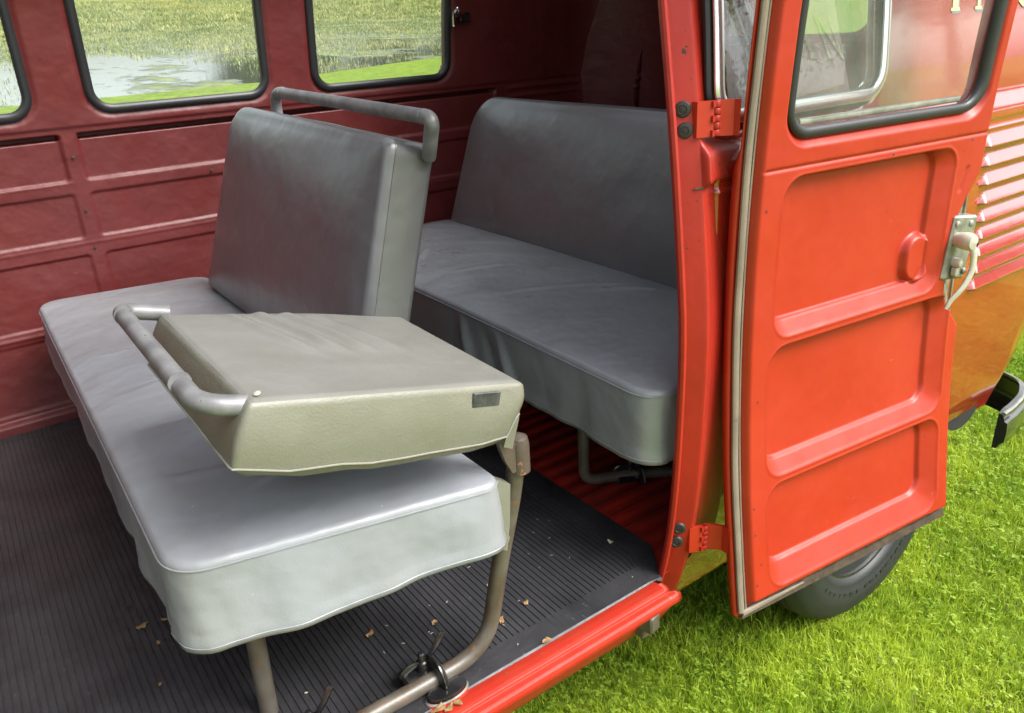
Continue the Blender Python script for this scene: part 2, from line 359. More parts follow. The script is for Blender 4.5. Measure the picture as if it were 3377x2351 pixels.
xs = np.concatenate([np.linspace(-2.05, -.3, 26)[:-1], np.arange(-.3, 1.7, .0048), np.linspace(1.7, 2.129, 60)])
zs_ = np.concatenate([np.arange(-.03, .86, .0034), np.linspace(.8632, 1.26, 70)])
sheet('side_wall', xs, zs_, wall_in, M['inner'], van, wall_mask, back=lambda X, Z: wall_in(X, Z) * [1, 0, 1] + np.stack([0 * X, np.maximum(wallY(Z) + .045, 0) - np.clip(X - 1.93, 0, .2) ** 2 * 3.5, 0 * X], -1))
for i, (a, b) in enumerate(WIN):
    P = resample(rr_pts(a + .002, b - .002, WZ0 + .002, WZ1, .05), .012)
    W3 = np.stack([P[:, 0], wallY(P[:, 1]) + .004, P[:, 1]], 1)
    wn = MB().tube(W3, .0115, 10, closed=True, up=(0, 1, 0), sq=.8).build('window_seal', M['rubber'], van)
    gx = rr_pts(a + .004, b - .004, WZ0 + .004, WZ1 - .002, .047)
    G = np.stack([gx[:, 0], wallY(gx[:, 1]) + .012, gx[:, 1]], 1)
    obj('window_pane', np.concatenate([G, G + [0, .004, 0]]), [tuple(range(len(G))), tuple(range(len(G), 2 * len(G)))[::-1]] + [(k, (k + 1) % len(G), len(G) + (k + 1) % len(G), len(G) + k) for k in range(len(G))], M['glass'], wn, smooth=False)
# chrome clip latch at the rear edge of the third window
lt = MB().box((1.436, wallY(.985) - .016, .982), (.006, .010, .024), bev=.002).box((1.452, wallY(.985) - .020, .992), (.018, .005, .006), bev=.002).tube(smooth_path([(1.437, 2.30, 1.00), (1.446, 2.292, 1.012), (1.452, 2.295, 1.0), (1.470, 2.305, .992)]), .005, 8).build('window_latch', M['chrome'], van)
MB().box((1.480, wallY(.985) - .012, .985), (.020, .008, .014), bev=.003).build('latch_keeper', M['black'], lt)

for (x, z) in ((.277, .560), (.279, .70), (.276, .46), (.275, .30), (-.02, .62), (.62, .618), (.95, .618), (1.25, .618), (1.66, .70), (1.66, .62)):
    MB().lathe((x, float(wallY(np.array(z))) - .0006, z), (0, -1, 0), [(.0042, 0), (.0038, .0012), (.0001, .0016)], 10).build('rivet', M['dirt'], van)
# ---- floor: red ribbed steel behind the mat
xsf = np.linspace(-2.0, 2.15, 160); ysf = np.concatenate([np.arange(.815, 2.40, .0045)])
def floor_fn(X, Y):
    Y = np.maximum(Y, .83 + .09 * sstep(X, .95, 1.05))
    ph = ((Y - .86) / .047) % 1.0
    rib = .0055 * (sstep(ph, .06, .22) - sstep(ph, .55, .75)) * sstep(X, .90, .93)
    return np.stack([X, Y, -.008 + rib], -1)
sheet('floor_panel', xsf, ysf, floor_fn, M['floor'], van)
# raised deck over the engine and the panel behind the rear seat
MB().box((1.83, 1.62, .28), (.31, .70, .27), bev=.01).build('engine_deck', M['inner'], van)
# ---- roof, front, rear (shell; assumed sunroof opening added in the roof to light the seats)
def roof(X, Y): 
    t = (Y - 1.586) / .80; return np.stack([X, Y, 1.44 - .20 * np.abs(t) ** 3.2 - .0 * X], -1)
sheet('roof', np.linspace(-2.1, 2.49, 70), np.linspace(.80, 2.372, 40), roof, M['body'], van, mask=lambda X, Y: ~((X > -.80) & (X < 1.42) & (Y > 1.04) & (Y < 2.13)), back=lambda X, Y: roof(X, Y) + [0, 0, -.04])
def rear(Y, Z):
    return np.stack([2.14 + .0 * Y + .05 * sstep(-Z, -1.2, -.5) - .25 * np.abs((Y - 1.586) / .80) ** 6, Y, Z], -1)
RW = (1.30, 1.86, .865, 1.17)
sheet('rear_wall', np.linspace(.92, 2.35, 140), np.linspace(-.06, 1.30, 130), rear, M['inner'], van, lambda Y, Z: rrect(Y, Z, *RW, .07) < 0, back=lambda Y, Z: rear(Y, Z) + [.05, 0, 0])
P = resample(rr_pts(*RW, .07), .02); MB().tube(np.stack([2.155 + 0 * P[:, 0], P[:, 0], P[:, 1]], 1), .014, 8, closed=True, up=(1, 0, 0)).build('rear_window_seal', M['rubber'], van)
G = rr_pts(*RW, .07); G = np.stack([0 * G[:, 0] + 2.18, G[:, 0], G[:, 1]], 1)
obj('rear_window_pane', G, [tuple(range(len(G)))], M['glass'], van, smooth=False)
def rear2(Y, Z): return np.stack([2.49 - .10 * sstep(Z, .5, 1.3) + 0 * Y, Y, Z], -1)
sheet('rear_panel', np.linspace(1.02, 2.40, 90), np.linspace(.02, 1.32, 90), rear2, M['body'], van, lambda Y, Z: rrect(Y, Z, RW[0] - .05, RW[1] + .05, RW[2] - .02, RW[3] + .05, .08) < 0)
sheet('body_side', np.linspace(2.08, 2.49, 10), np.linspace(0, 1.3, 30), lambda X, Z: np.stack([X, wallY(Z) + .045, Z], -1), M['body'], van)
# cab end: bulkhead to waist height, windscreen beyond
MB().box((-1.05, 1.59, .26), (.02, .76, .26)).build('bulkhead', M['inner'], van)
def front(Y, Z): return np.stack([-2.06 + .0 * Y, Y, Z], -1)
sheet('front_wall', np.linspace(.80, 2.37, 60), np.linspace(-.1, 1.36, 60), front, M['body'], van, lambda Y, Z: (rrect(Y, Z, .90, 1.55, .72, 1.14, .06) < 0) & (rrect(Y, Z, 1.62, 2.27, .72, 1.14, .06) < 0), back=lambda Y, Z: front(Y, Z) + [-.04, 0, 0])
# near side forward of the door opening, with the cab door window
def nearf(X, Z): return np.stack([X, bodyY(Z) + .0 * X, Z], -1)
sheet('body_side', np.linspace(-2.08, -.42, 70), np.linspace(-.12, 1.28, 60), nearf, M['body'], van, lambda X, Z: rrect(X, Z, -1.75, -1.0, .76, 1.15, .06) < 0, back=lambda X, Z: nearf(X, Z) + [0, .04, 0], flip=False)
# header above the opening
MB().box((.25, .865, 1.235), (.70, .03, .055), bev=.01).build('door_header', M['post'], van)

# ---- near side behind the opening: the louvred rear quarter
LZ = [.322 + .0412 * k for k in range(9)]
BX0, BX1 = .955, 2.50
def side_out(X, Z):
    y = bodyY(Z)
    up = .014 * sstep(Z, .722, .768); y = y + up                             # upper body set in above the swage
    y = y + .004 * sstep(-Z, -.712, -.704) - .0035 * np.exp(-((Z - .690) / .0035) ** 2)
    for k, z0 in enumerate(LZ):
        xl = 1.835 - .0065 * k
        t = (Z - z0) / .027
        h = np.where((t > 0) & (t < 1), np.minimum(t / .10, 1) * (1 - t ** 1.15 * .95), 0)
        e = sstep(X - (xl + .012 * np.clip(t, 0, 1)), 0, .016) * sstep(2.24 - X, 0, .02)
        y = y - .0155 * h * e
    s = rrect(X, Z, .940, 1.400, .785, 1.17, .055); y = y + .006 * sstep(s, -.014, .0)
    xc = np.clip(X - 2.25, 0, .25); y = y + .25 - np.sqrt(np.clip(.0625 - xc ** 2, 0, None)) * 1.0
    xx = np.minimum(X, 2.49); Z = Z + np.clip(X - 2.215, 0, 1) * 1.0 * sstep(-Z, -.45, .1)
    y = y + .0015 * vnoise(X * 3, Z * 4, 9)
    return np.stack([xx, y, Z], -1)
def side_mask(X, Z):
    k = ~(rrect(X, Z, .940, 1.400, .785, 1.17, .055) > 0)
    k &= ~(np.hypot(X - 1.62, (Z + .19)) < .345)
    return k
xs = np.concatenate([np.arange(BX0, 1.78, .006), np.arange(1.78, 1.88, .0025), np.arange(1.88, 2.495, .008)])
zs_ = np.concatenate([np.arange(-.12, .30, .008), np.arange(.30, .80, .0022), np.arange(.80, 1.28, .006)])
bs = sheet('body_side', xs, zs_, side_out, M['body'], van, side_mask, back=lambda X, Z: np.stack([np.minimum(X, 2.46), bodyY(Z) + .045 + .25 - np.sqrt(np.clip(.0625 - np.clip(X - 2.25, 0, .25) ** 2, 0, None)), Z + np.clip(X - 2.215, 0, 1) * 1.0 * sstep(-Z, -.45, .1)], -1))
bs['label'] = 'louvred red rear quarter panel behind the open door'
P = resample(rr_pts(.947, 1.393, .792, 1.165, .05), .012)
wn = MB().tube(np.stack([P[:, 0], bodyY(P[:, 1]) + .012, P[:, 1]], 1), .010, 10, closed=True, up=(0, 1, 0), sq=.7).build('side_window_seal', M['rubber'], van)
P = resample(rr_pts(.953, 1.384, .800, 1.158, .045), .012)
MB().tube(np.stack([P[:, 0], bodyY(P[:, 1]) - .001, P[:, 1]], 1), .0105, 10, closed=True, up=(0, 1, 0), sq=.45).build('chrome_trim', M['trim'], wn)
G = rr_pts(.955, 1.385, .80, 1.158, .045); G = np.stack([G[:, 0], bodyY(G[:, 1]) + .012, G[:, 1]], 1)
obj('side_window_pane', G, [tuple(range(len(G)))], M['glass_side'], wn, smooth=False)
# painted letters high on the quarter panel (only their feet reach into view)
def stroke(mb, poly, off=(0, 0), dy=0.):
    pts = [(x + off[0], bodyY(np.array(z + off[1])) + .014 - .0015 - dy, z + off[1]) for x, z in poly]
    mb.prism(pts, (0, .001, 0))
def letter(which, off=(0, 0), dy=0.):
    mb = MB(); z0, z1 = .925, 1.03
    def R(x0, x1, a, b, e=0.): stroke(mb, [(x0, a), (x1, a), (x1, b), (x0, b)], off, dy + e)
    if which == 0: R(1.628, 1.648, z0 + .006, z1 - .006); R(1.622, 1.654, z0, z0 + .006); R(1.622, 1.654, z1 - .006, z1)
    if which == 1:
        R(1.722, 1.732, z0 + .006, z1 - .006); R(1.714, 1.740, z0, z0 + .006); R(1.796, 1.806, z0 + .006, z1 - .006)
        stroke(mb, [(1.732, z1 - .008), (1.790, z0 + .001), (1.806, z0 + .001), (1.744, z1 - .004)], off, dy + .0012)
    if which == 2:
        a = np.radians(np.linspace(40, 345, 30)); O = [(1.925 + .052 * math.cos(t), .978 + .055 * math.sin(t)) for t in a]; I = [(1.925 + .036 * math.cos(t), .978 + .044 * math.sin(t)) for t in a]
        for k in range(29): stroke(mb, [O[k], O[k + 1], I[k + 1], I[k]], off, dy)
        R(1.944, 1.980, .966, .975)
    return mb
for k in range(3):
    le = letter(k).build('painted_letter', M['letter'], van, smooth=False)
    letter(k, (.006, -.004), -.0008).build('letter_shade', M['letter_sh'], le, smooth=False)

# ---- sill under the door opening
sp = [(.835, -.010), (.819, .001), (.808, .0028), (.795, .0024), (.7885, .0002), (.7868, -.0046), (.7835, -.0052), (.778, -.0058), (.7735, -.0085), (.7715, -.0145), (.7725, -.0225), (.778, -.0295), (.790, -.034), (.80, -.06), (.83, -.11), (.87, -.125)]
xsl = np.concatenate([np.linspace(-.45, .885, 90)])
def sill(X, S):
    yz = np.stack([np.interp(S, np.arange(len(sp)), [p[k] for p in sp]) for k in (0, 1)], -1)
    X = np.minimum(X, .850 + .016 * sstep(S, 4.5, 7.)); return np.stack([X, yz[..., 0] + .0006 * vnoise(X * 9, S, 2), yz[..., 1] + .0008 * vnoise(X * 7, S * .5, 4)], -1)
sheet('door_sill', xsl, np.linspace(0, len(sp) - 1, 61), sill, M['sill'], van)
MB().box((.80, .80, -.045), (.014, .025, .018), M=np.array(Matrix.Rotation(.2, 3, 'Z')), bev=.003).box((.80, .81, -.07), (.010, .016, .016), bev=.002).build('jacking_bracket', M['tube'], van)

# ---- rear door post: extruded along the body curve
LIPZ = np.array([-.12, -.007, .098, .242, .484, .756, .966, 1.25]); LIPY = np.array([.862, .823, .804, .793, .787, .814, .842, .888])
lz = np.linspace(-.12, 1.25, 200); _l = np.interp(lz, LIPZ, LIPY)
for _ in range(3): _l = np.convolve(np.pad(_l, 8, mode='reflect', reflect_type='odd'), np.ones(17) / 17, 'valid')
sec = [(1.00, .085), (.955, .060), (.905, .030), (.869, .010), (.866, .002), (.869, -.003), (.874, -.003), (.876, .004), (.879, .0115), (.885, .011), (.899, -.001), (.909, -.0095), (.912, -.0115), (.919, -.010), (.940, .002), (1.02, .016)]
def post(S, Z):
    ns = np.arange(len(sec)); sx = np.interp(S, ns, [p[0] for p in sec]); sy = np.interp(S, ns, [p[1] for p in sec])
    z = Z; y = np.interp(z, lz, _l) + sy
    sx = sx + .014 * sstep(z, .70, 1.0) * 0 - .004 * np.clip(z - .5, 0, 1) 
    # below the swage the outer panel bulges outwards
    bulge = sstep(S, 11.6, 12.6) * .014 * sstep(-z, -.775, -.750) * sstep(z, .704, .712)
    return np.stack([sx - .014 * sstep(-z, .02, .12), y - bulge, z], -1)
pst = sheet('door_post', np.linspace(0, len(sec) - 1, 76), np.linspace(-.115, 1.25, 260), post, M['post'], van, mask=lambda S, Z: ~((S > 14.1) & (Z < .035)), autos=None, flip=True)
for (x, z, r) in ((.894, .819, .0118), (.8955, .789, .0118), (.8945, .100, .0118), (.8935, .069, .0118)):
    yb = float(np.interp(z, lz, _l)) + .0035
    MB().lathe((x, yb, z), (-.74, -.67, 0), [(r * 1.04, 0), (r, .003), (r * .9, .0048), (r * .55, .0055), (r * .5, .0042), (.0001, .0050)], 24).build('rubber_plug', M['cap'], pst)
# seam across the post
MB().tube([(.900, float(np.interp(.70, lz, _l)) - .004, .7045), (.912, float(np.interp(.70, lz, _l)) - .0125, .705), (.946, float(np.interp(.70, lz, _l)) + .007, .706)], .0016, 6).build('panel_seam', M['dirt'], pst)

# ---- the opened cargo door
door_w = .6015; DZ0, DZ1 = -.078, 1.17
WR = (.082, .556, .768, 1.135)
PAN = [((.080, .512, .437, .706), (.0845, .468, .467, .7005)), ((.072, .558, .178, .424), (.0765, .514, .209, .4185)), ((.072, .556, -.043, .166), (.0765, .512, .004, .1605))]
def door_w_off(d, z):
    wv = .014 * np.ones_like(d)
    edge = np.minimum(np.minimum(d, door_w - d + .02), z - DZ0 + .004)
    wv = wv - .018 * (1 - sstep(edge, .021, .034))
    for (o, i) in PAN:
        so = rrect(d, z, *o, .040); si = -rrect(d, z, *i, .030)
        t = np.where(so <= 0, 0, np.where(si <= 0, 1, so / (so + si + 1e-9)))
        wv = wv - .0165 * t - .006 * sstep(t, .88, 1.) + .0012 * np.exp(-(so / .0028) ** 2)
    # half round boss in the upper panel
    r = np.hypot((d - .462), (z - .520)); bs_ = (1 - sstep(r, .036, .046)) * (d < .478)
    cyl = (1 - sstep(np.hypot(d - .452, np.maximum(np.abs(z - .508) - .012, 0)), .026, .036)); wv = wv + .014 * cyl * sstep(.474 - d, -.004, .004)
    wv = wv - .0035 * np.exp(-((z - .7205) / .0022) ** 2) * sstep(d, .03, .04)
    # window surround
    so = rrect(d, z, WR[0] - .016, WR[1] + .016, WR[2] - .022, WR[3] + .02, .055); wv = wv - .012 * sstep(so, 0, .016)
    # small pressed arrow recess above the latch
    wv = wv - .003 * np.exp(-((d - .535 - (.62 - z) * -.30) / .005) ** 2) * sstep(z, .615, .625) * sstep(-z, -.668, -.660)
    wv = wv + .0007 * vnoise(d * 9, z * 8, 1) + .0004 * vnoise(d * 22, z * 20, 8)
    return wv
def slot(d, z):              # cut-out for the latch at the free edge
    zc = np.clip(z, .352, .662)
    lim = np.interp(zc, [.352, .40, .428, .56, .60, .645, .662], [.585, .548, .533, .535, .556, .583, .603])
    return (z > .352) & (z < .662) & (d > lim)
ds = np.concatenate([np.linspace(0, .06, 20)[:-1], np.arange(.06, door_w - .002, .0022), [door_w]])
dzs = np.concatenate([np.arange(DZ0, .80, .0022), np.linspace(.80, DZ1, 70)])
keep = lambda d, z: ~(rrect(d, z, *WR, .042) > 0) & ~slot(d, z)
def door_front(d, z): return D(d, z, door_w_off(d, z))
def door_back(d, z): return D(d, z, -.018 - .018 * sstep(d, .0, .06) + .012 * sstep(z, .72, .765) - .004 * 0)
door = sheet('cargo_door', ds, dzs, door_front, M['red'], van, keep, back=door_back, flip=True)
door['label'] = 'open cargo door with three pressed panels on its inner face'
P = resample(rr_pts(WR[0] + .001, WR[1] - .001, WR[2] + .001, WR[3], [.046, .042, .042, .042]), .010)
wdt = .0083 + .0055 * sstep(P[:, 0], WR[1] - .04, WR[1]) + .001 * sstep(-P[:, 1], -WR[2] - .02, -WR[2])
sl = MB().tube(D(P[:, 0], P[:, 1], .004 + 0 * P[:, 0]), wdt, 12, closed=True, up=(0, -1, 0), sq=.75).build('door_window_seal', M['rubber'], door)
G = rr_pts(WR[0] + .004, WR[1] - .004, WR[2] + .004, WR[3], .04); obj('door_window_pane', D(G[:, 0], G[:, 1], -.004 + 0 * G[:, 0]), [tuple(range(len(G)))], M['glass2'], door, smooth=False)
q = np.linspace(WR[0] + .035, WR[1] - .045, 20); MB().tube(D(q, .7845 + 0 * q, -.006 + 0 * q), .0055, 8, up=(0, -1, 0), sq=.6).build('window_channel', M['alu'], door)
# beige seal along hinge edge and bottom
zq = np.linspace(DZ0 + .010, DZ1, 60); sd = MB().tube(D(.0105 + .0006 * np.sin(zq * 23) + 0 * zq, zq, .0005 + 0 * zq), .0072, 10, up=(0, -1, 0), sq=.7)
dq = np.linspace(.010, door_w - .004, 40); dk = np.linspace(.010, .17, 16); sd.tube(D(dk, DZ0 + .007, .0015 + 0 * dk), np.interp(dk, [.01, .05, .17], [.0065, .0055, .002]), 8, up=(0, -1, 0), sq=.8)
sd.build('door_seal', M['seal'], door)
MB().tube(D(.0205 + 0 * zq, zq, .001 + 0 * zq), .0021, 6, up=(0, -1, 0)).build('seal_bead', M['seal'], door)
MB().prism(np.concatenate([D(dq, DZ0 + .0125 + .0012 * np.sin(dq * 47), -.012 + 0 * dq), D(dq[::-1], DZ0 - .005 + 0 * dq, -.012 + 0 * dq)]), tuple(np.r_[N2 * .0135, 0])).build('dirty_bottom_edge', M['dirt'], door)
# small screw holes in the inner skin
mb = MB()
for (d, z) in ((.045, .66), (.60 - .055, .712), (.33, .712), (.049, .335), (.040, .135), (.040, .083), (.040, -.018), (.055, -.052), (.21, -.052), (.40, -.048), (.54, -.052), (.052, .02)):
    p = D(np.array(d), np.array(z), np.array(door_w_off(np.array([d]), np.array([z]))[0])); MB().lathe(p + np.r_[N2 * .0006, 0], np.r_[N2, 0], [(.0022, 0), (.0001, .0003)], 8).build('screw_hole', M['dirt'], door)
# latch: plate, rods and the cream lever
def DM(ang=0):
    A = np.stack([np.r_[E2, 0], -np.r_[N2, 0], [0, 0, 1.]], 1); c, s = math.cos(ang), math.sin(ang)
    return A @ np.array([[c, 0, s], [0, 1, 0], [-s, 0, c]])
def dp(d, z, wv=0.): return D(np.array(float(d)), np.array(float(z)), np.array(float(wv)))
mb = MB(); mb.box(dp(.557, .512, .004), (.035, .016, .061), M=DM(.13), bev=.004)
lat = mb.build('latch_box', M['alu'], door)
MB().box(dp(.585, .505, -.016), (.012, .003, .152), M=DM(.03), bev=.001).build('latch_back_plate', M['alu'], lat)
for (d, z) in ((.537, .560), (.578, .556), (.545, .462), (.577, .464)):
    MB().lathe(dp(d, z, .019), np.r_[N2, 0], [(.0065, 0), (.0062, .003), (.0045, .0045), (.0001, .0048)], 16).build('latch_screw', M['alu'], lat)
MB().tube(smooth_path([dp(.546, .565, .002), dp(.560, .598, .001), dp(.576, .622, -.002), dp(.590, .655, -.004)]), [.009] * 12 + [.007] * 13, 8, up=(0, -1, 0), sq=.4).tube([dp(.590, .565, -.004), dp(.590, .655, -.006)], .003, 6).build('upper_rod', M['alu'], lat)
MB().tube(smooth_path([dp(.543, .440, .003), dp(.551, .42, .003), dp(.562, .40, .0), dp(.578, .365, -.004)]), .0095, 8, up=(0, -1, 0), sq=.35).tube([dp(.585, .445, -.004), dp(.588, .358, -.006)], .003, 6).build('lower_rod', M['alu'], lat)
MB().lathe(dp(.542, .488, .018), np.r_[N2, 0], [(.009, 0), (.009, .014), (.007, .018), (.0001, .020)], 16).box(dp(.541, .471, .026), (.006, .006, .008), M=DM(), bev=.002).build('latch_knob', M['cream'], lat)
lev = smooth_path([dp(.545, .526, .046), dp(.556, .510, .047), dp(.560, .490, .047), dp(.559, .470, .046), dp(.550, .450, .044), dp(.538, .433, .040), dp(.527, .418, .034), dp(.520, .402, .030)])
nn = len(lev); MB().tube(lev, np.interp(np.linspace(0, 1, nn), [0, .12, .5, .9, 1], [.009, .0085, .0085, .007, .0055]), 12, up=(0, -1, 0), sq=.55).build('latch_lever', M['cream'], door)
MB().lathe(dp(.540, .532, .014), np.r_[N2, 0], [(.012, 0), (.014, .012), (.0165, .022), (.0165, .032), (.013, .040), (.0001, .043)], 24).build('lever_hub', M['cream'], door)
MB().lathe(dp(.5515, .527, .052), np.r_[N2 * .8 + E2 * .6, -.1], [(.0045, -.002), (.0045, .003), (.0001, .003)], 12).build('lever_hole', M['black'], door)
# hinges
for (zt, zb, xa, xb) in ((.829, .778, .903, .968), (.098, .046, .908, .968)):
    zc = (zt + zb) / 2; hh = (zt - zb) / 2; yb = float(np.interp(zc, lz, _l)); y1 = H0[1] - N2[1] * 0 + -N2[1] * 0 + 0
    yd = float(dp(0.0, zc, -.012)[1]); xp = .935 if zc > .5 else .938; xp0 = xa
    ypin = (yb - .020)
    hg = MB().prism([(xp0, yb - .0145, zc - hh), (xp - .006, ypin - .004, zc - hh), (xp - .006, ypin + .002, zc - hh), (xp0, yb - .004, zc - hh)], (0, 0, 2 * hh)).prism([(xp + .004, ypin - .006, zc - hh), (xp + .020, (ypin + yd) / 2 - .006, zc - hh), (.957, yd - .004, zc - hh), (.966, yd + .006, zc - hh), (xp + .02, (ypin + yd) / 2 + .004, zc - hh), (xp + .004, ypin + .002, zc - hh)], (0, 0, 2 * hh)).build('door_hinge', M['red'], van, autos=30)
    nk = 5; mb = MB()
    for k in range(nk):
        a = zc - hh + 2 * hh * k / nk + .0006; b = zc - hh + 2 * hh * (k + 1) / nk - .0006
        sx = .0025 if k % 2 else -.0025
        mb.lathe((xp, ypin - .002, a), (0, 0, 1), [(.0062, 0), (.0068, .0008), (.0068, b - a - .0008), (.0062, b - a)], 16); mb.box((xp + sx * 2, ypin - .001, (a + b) / 2), (.006, .0052, (b - a) / 2))
    mb.build('hinge_knuckle', M['post'], hg)

# ---- rear wheel
WC = (1.62, .86, -.19)
whl = thing('wheel_dummy', 'x', 'x'); bpy.data.objects.remove(whl)
def tyre_prof():
    R = .322
    return [(.19, .0), (.198, -.012), (.205, -.018), (.212, -.020), (.222, -.0205), (.226, -.0225), (.245, -.0255), (.262, -.0265), (.266, -.0245), (.283, -.0225), (.297, -.014), (.304, -.008), (.311, .004), (.316, .010), (.317, .020), (.312, .021), (.312, .024), (.318, .025), (.320, .042), (.314, .043), (.314, .047), (.321, .048), (.322, .075), (.315, .076), (.315, .080), (.321, .081), (.319, .11), (.316, .14), (.30, .158), (.25, .17), (.19, .155)]
ty = MB().lathe(WC, (0, 1, 0), [(r, h) for r, h in tyre_prof()], 96).build('wheel', M['tyre'], van, autos=35)
ty['label'] = 'rear wheel with black tyre half hidden behind the open door'
MB().lathe(WC, (0, 1, 0), [(.196, .004), (.199, -.004), (.196, -.008), (.190, -.006), (.186, .004), (.182, .016), (.168, .030), (.150, .036), (.140, .034), (.132, .026), (.118, .012), (.10, .006), (.085, .002), (.08, -.014), (.07, -.020), (.0001, -.024)], 64).build('wheel_rim', M['black'], ty)
# block marks on the sidewall (worn raised characters)
mb = MB()
for k, a in enumerate(np.radians(np.r_[np.linspace(222, 262, 7), np.linspace(272, 318, 9)])):
    c = np.array(WC) + [.235 * math.cos(a), -.0245, .235 * math.sin(a)]
    MB().box(c, (.0075 if k % 3 else .004, .0006, .006), M=np.array(Matrix.Rotation(-(a + math.pi / 2), 3, 'Y'))).build('raised_mark', M['rubber'], ty, smooth=False)
# wheel arch liner, underbody, rear valance flap and bumper end
MB().box((1.62, 1.06, .10), (.42, .12, .10)).box((1.23, 1.1, -.07), (.02, .12, .09)).build('wheel_arch', M['dark'], van)
MB().box((0.1, 1.62, -.060), (2.1, .70, .04)).box((1.9, 1.59, -.15), (.28, .45, .08)).build('underbody', M['dark'], van)
fl = []
for t in np.linspace(0, math.pi, 16): fl.append((2.07 + .085 * math.cos(t), .868, -.085 - .055 * math.sin(t) + .0 * t))
MB().prism(fl, (0, .02, 0)).build('rear_valance_flap', M['dark'], van)
bp = smooth_path([(2.215, .828, -.185), (2.30, .836, -.19), (2.40, .856, -.19), (2.48, .91, -.19), (2.52, 1.05, -.19), (2.53, 1.3, -.19), (2.53, 1.9, -.19)])
nb = len(bp); Vb = []; 
prf = [(-.006, .075), (.006, .070), (.012, .045), (.020, .040), (.022, .0), (.020, -.040), (.012, -.050), (.004, -.072), (-.008, -.076)]
T = np.gradient(bp, axis=0); T /= np.linalg.norm(T, axis=1)[:, None]; No = np.stack([T[:, 1], -T[:, 0], 0 * T[:, 0]], 1)
for i in range(nb):
    sc_ = min(.85, .74 + i * .04)
    for (a, h) in prf: Vb.append(bp[i] + No[i] * a + np.array([0, 0, h * sc_]))
m_ = len(prf); Fb = [(i * m_ + k, i * m_ + k + 1, (i + 1) * m_ + k + 1, (i + 1) * m_ + k) for i in range(nb - 1) for k in range(m_ - 1)]
Fb.append(tuple(range(m_)))
M['bumper'] = mat('bumper_dark_reflection', (.035, .038, .03), .2, coat=.6, bump2=.1, b2scale=8)  # chrome face: the dark grass reflection is put into its base colour
bo = obj('rear_bumper', Vb, Fb, M['bumper'], van, autos=50)
MB().tube(bp + No * .006 + np.array([0, 0, .056]), .006, 10, sq=.8).build('bumper_lip', M['alu'], bo)

# ------------------------------------------------------------------ rubber floor mat (grooves run across the van)
pitch = .0115; xg = []; hg_ = []
x = -1.0
while x < .865:
    xg += [x, x + .0086, x + .0091, x + .0110]; hg_ += [0, 0, -.0019, -.0019]; x += pitch
xg = np.array(xg + [.866, .918]); hg_ = np.array(hg_ + [0, 0])
ym = np.concatenate([[.818, .822, .868, .871], np.linspace(.9, 2.345, 60)])
def matfn(X, Y):
    hh = np.interp(X, xg, hg_)
    fade = sstep(Y, .868, .8705)
    lip = -.004 * (1 - sstep(Y, .8181, .8215)) - .004 * sstep(X, .914, .918)
    und = .0013 * vnoise(X * 6, Y * 5, 1) + .0005 * vnoise(X * 40, Y * 9, 2) * fade
    # cut corner by the post
    xx = X - .055 * np.clip((.90 - Y) / .08, 0, 1) * sstep(X, .80, .918)
    return np.stack([xx, Y, .0035 + hh * fade + lip + und], -1)
mt = sheet('floor_mat', xg, ym, matfn, M['mat'], None, autos=30)
tag(mt, 'black ribbed rubber mat covering the van floor under the seats', 'floor mat')

# ------------------------------------------------------------------ cushions
def quad_loop(Q, r, step=.0075):
    """rounded quadrilateral plan loop from corners Q (counterclockwise), with outward normals"""
    Q = [np.array(q, float) for q in Q]; n = len(Q); P = []
    for i in range(n):
        a, b, c = Q[i - 1], Q[i], Q[(i + 1) % n]; rr = r[i] if hasattr(r, '__len__') else r
        s = b + (a - b) / np.linalg.norm(a - b) * rr; e = b + (c - b) / np.linalg.norm(c - b) * rr
        for t in np.linspace(0, 1, 12): P.append((1 - t) ** 2 * s + 2 * t * (1 - t) * b + t * t * e)
    P = resample(np.array(P), step)
    T = np.roll(P, -1, 0) - np.roll(P, 1, 0); T /= np.linalg.norm(T, axis=1)[:, None]
    return P, np.stack([T[:, 1], -T[:, 0]], 1)
def rings(loopsV, close_bottom=False):
    n = len(loopsV[0]); m = len(loopsV); V = np.concatenate(loopsV); I = np.arange(n * m).reshape(m, n)
    J = np.roll(I, -1, 1)
    Q = np.stack([I[:-1], J[:-1], J[1:], I[1:]], -1).reshape(-1, 4)
    return V, Q
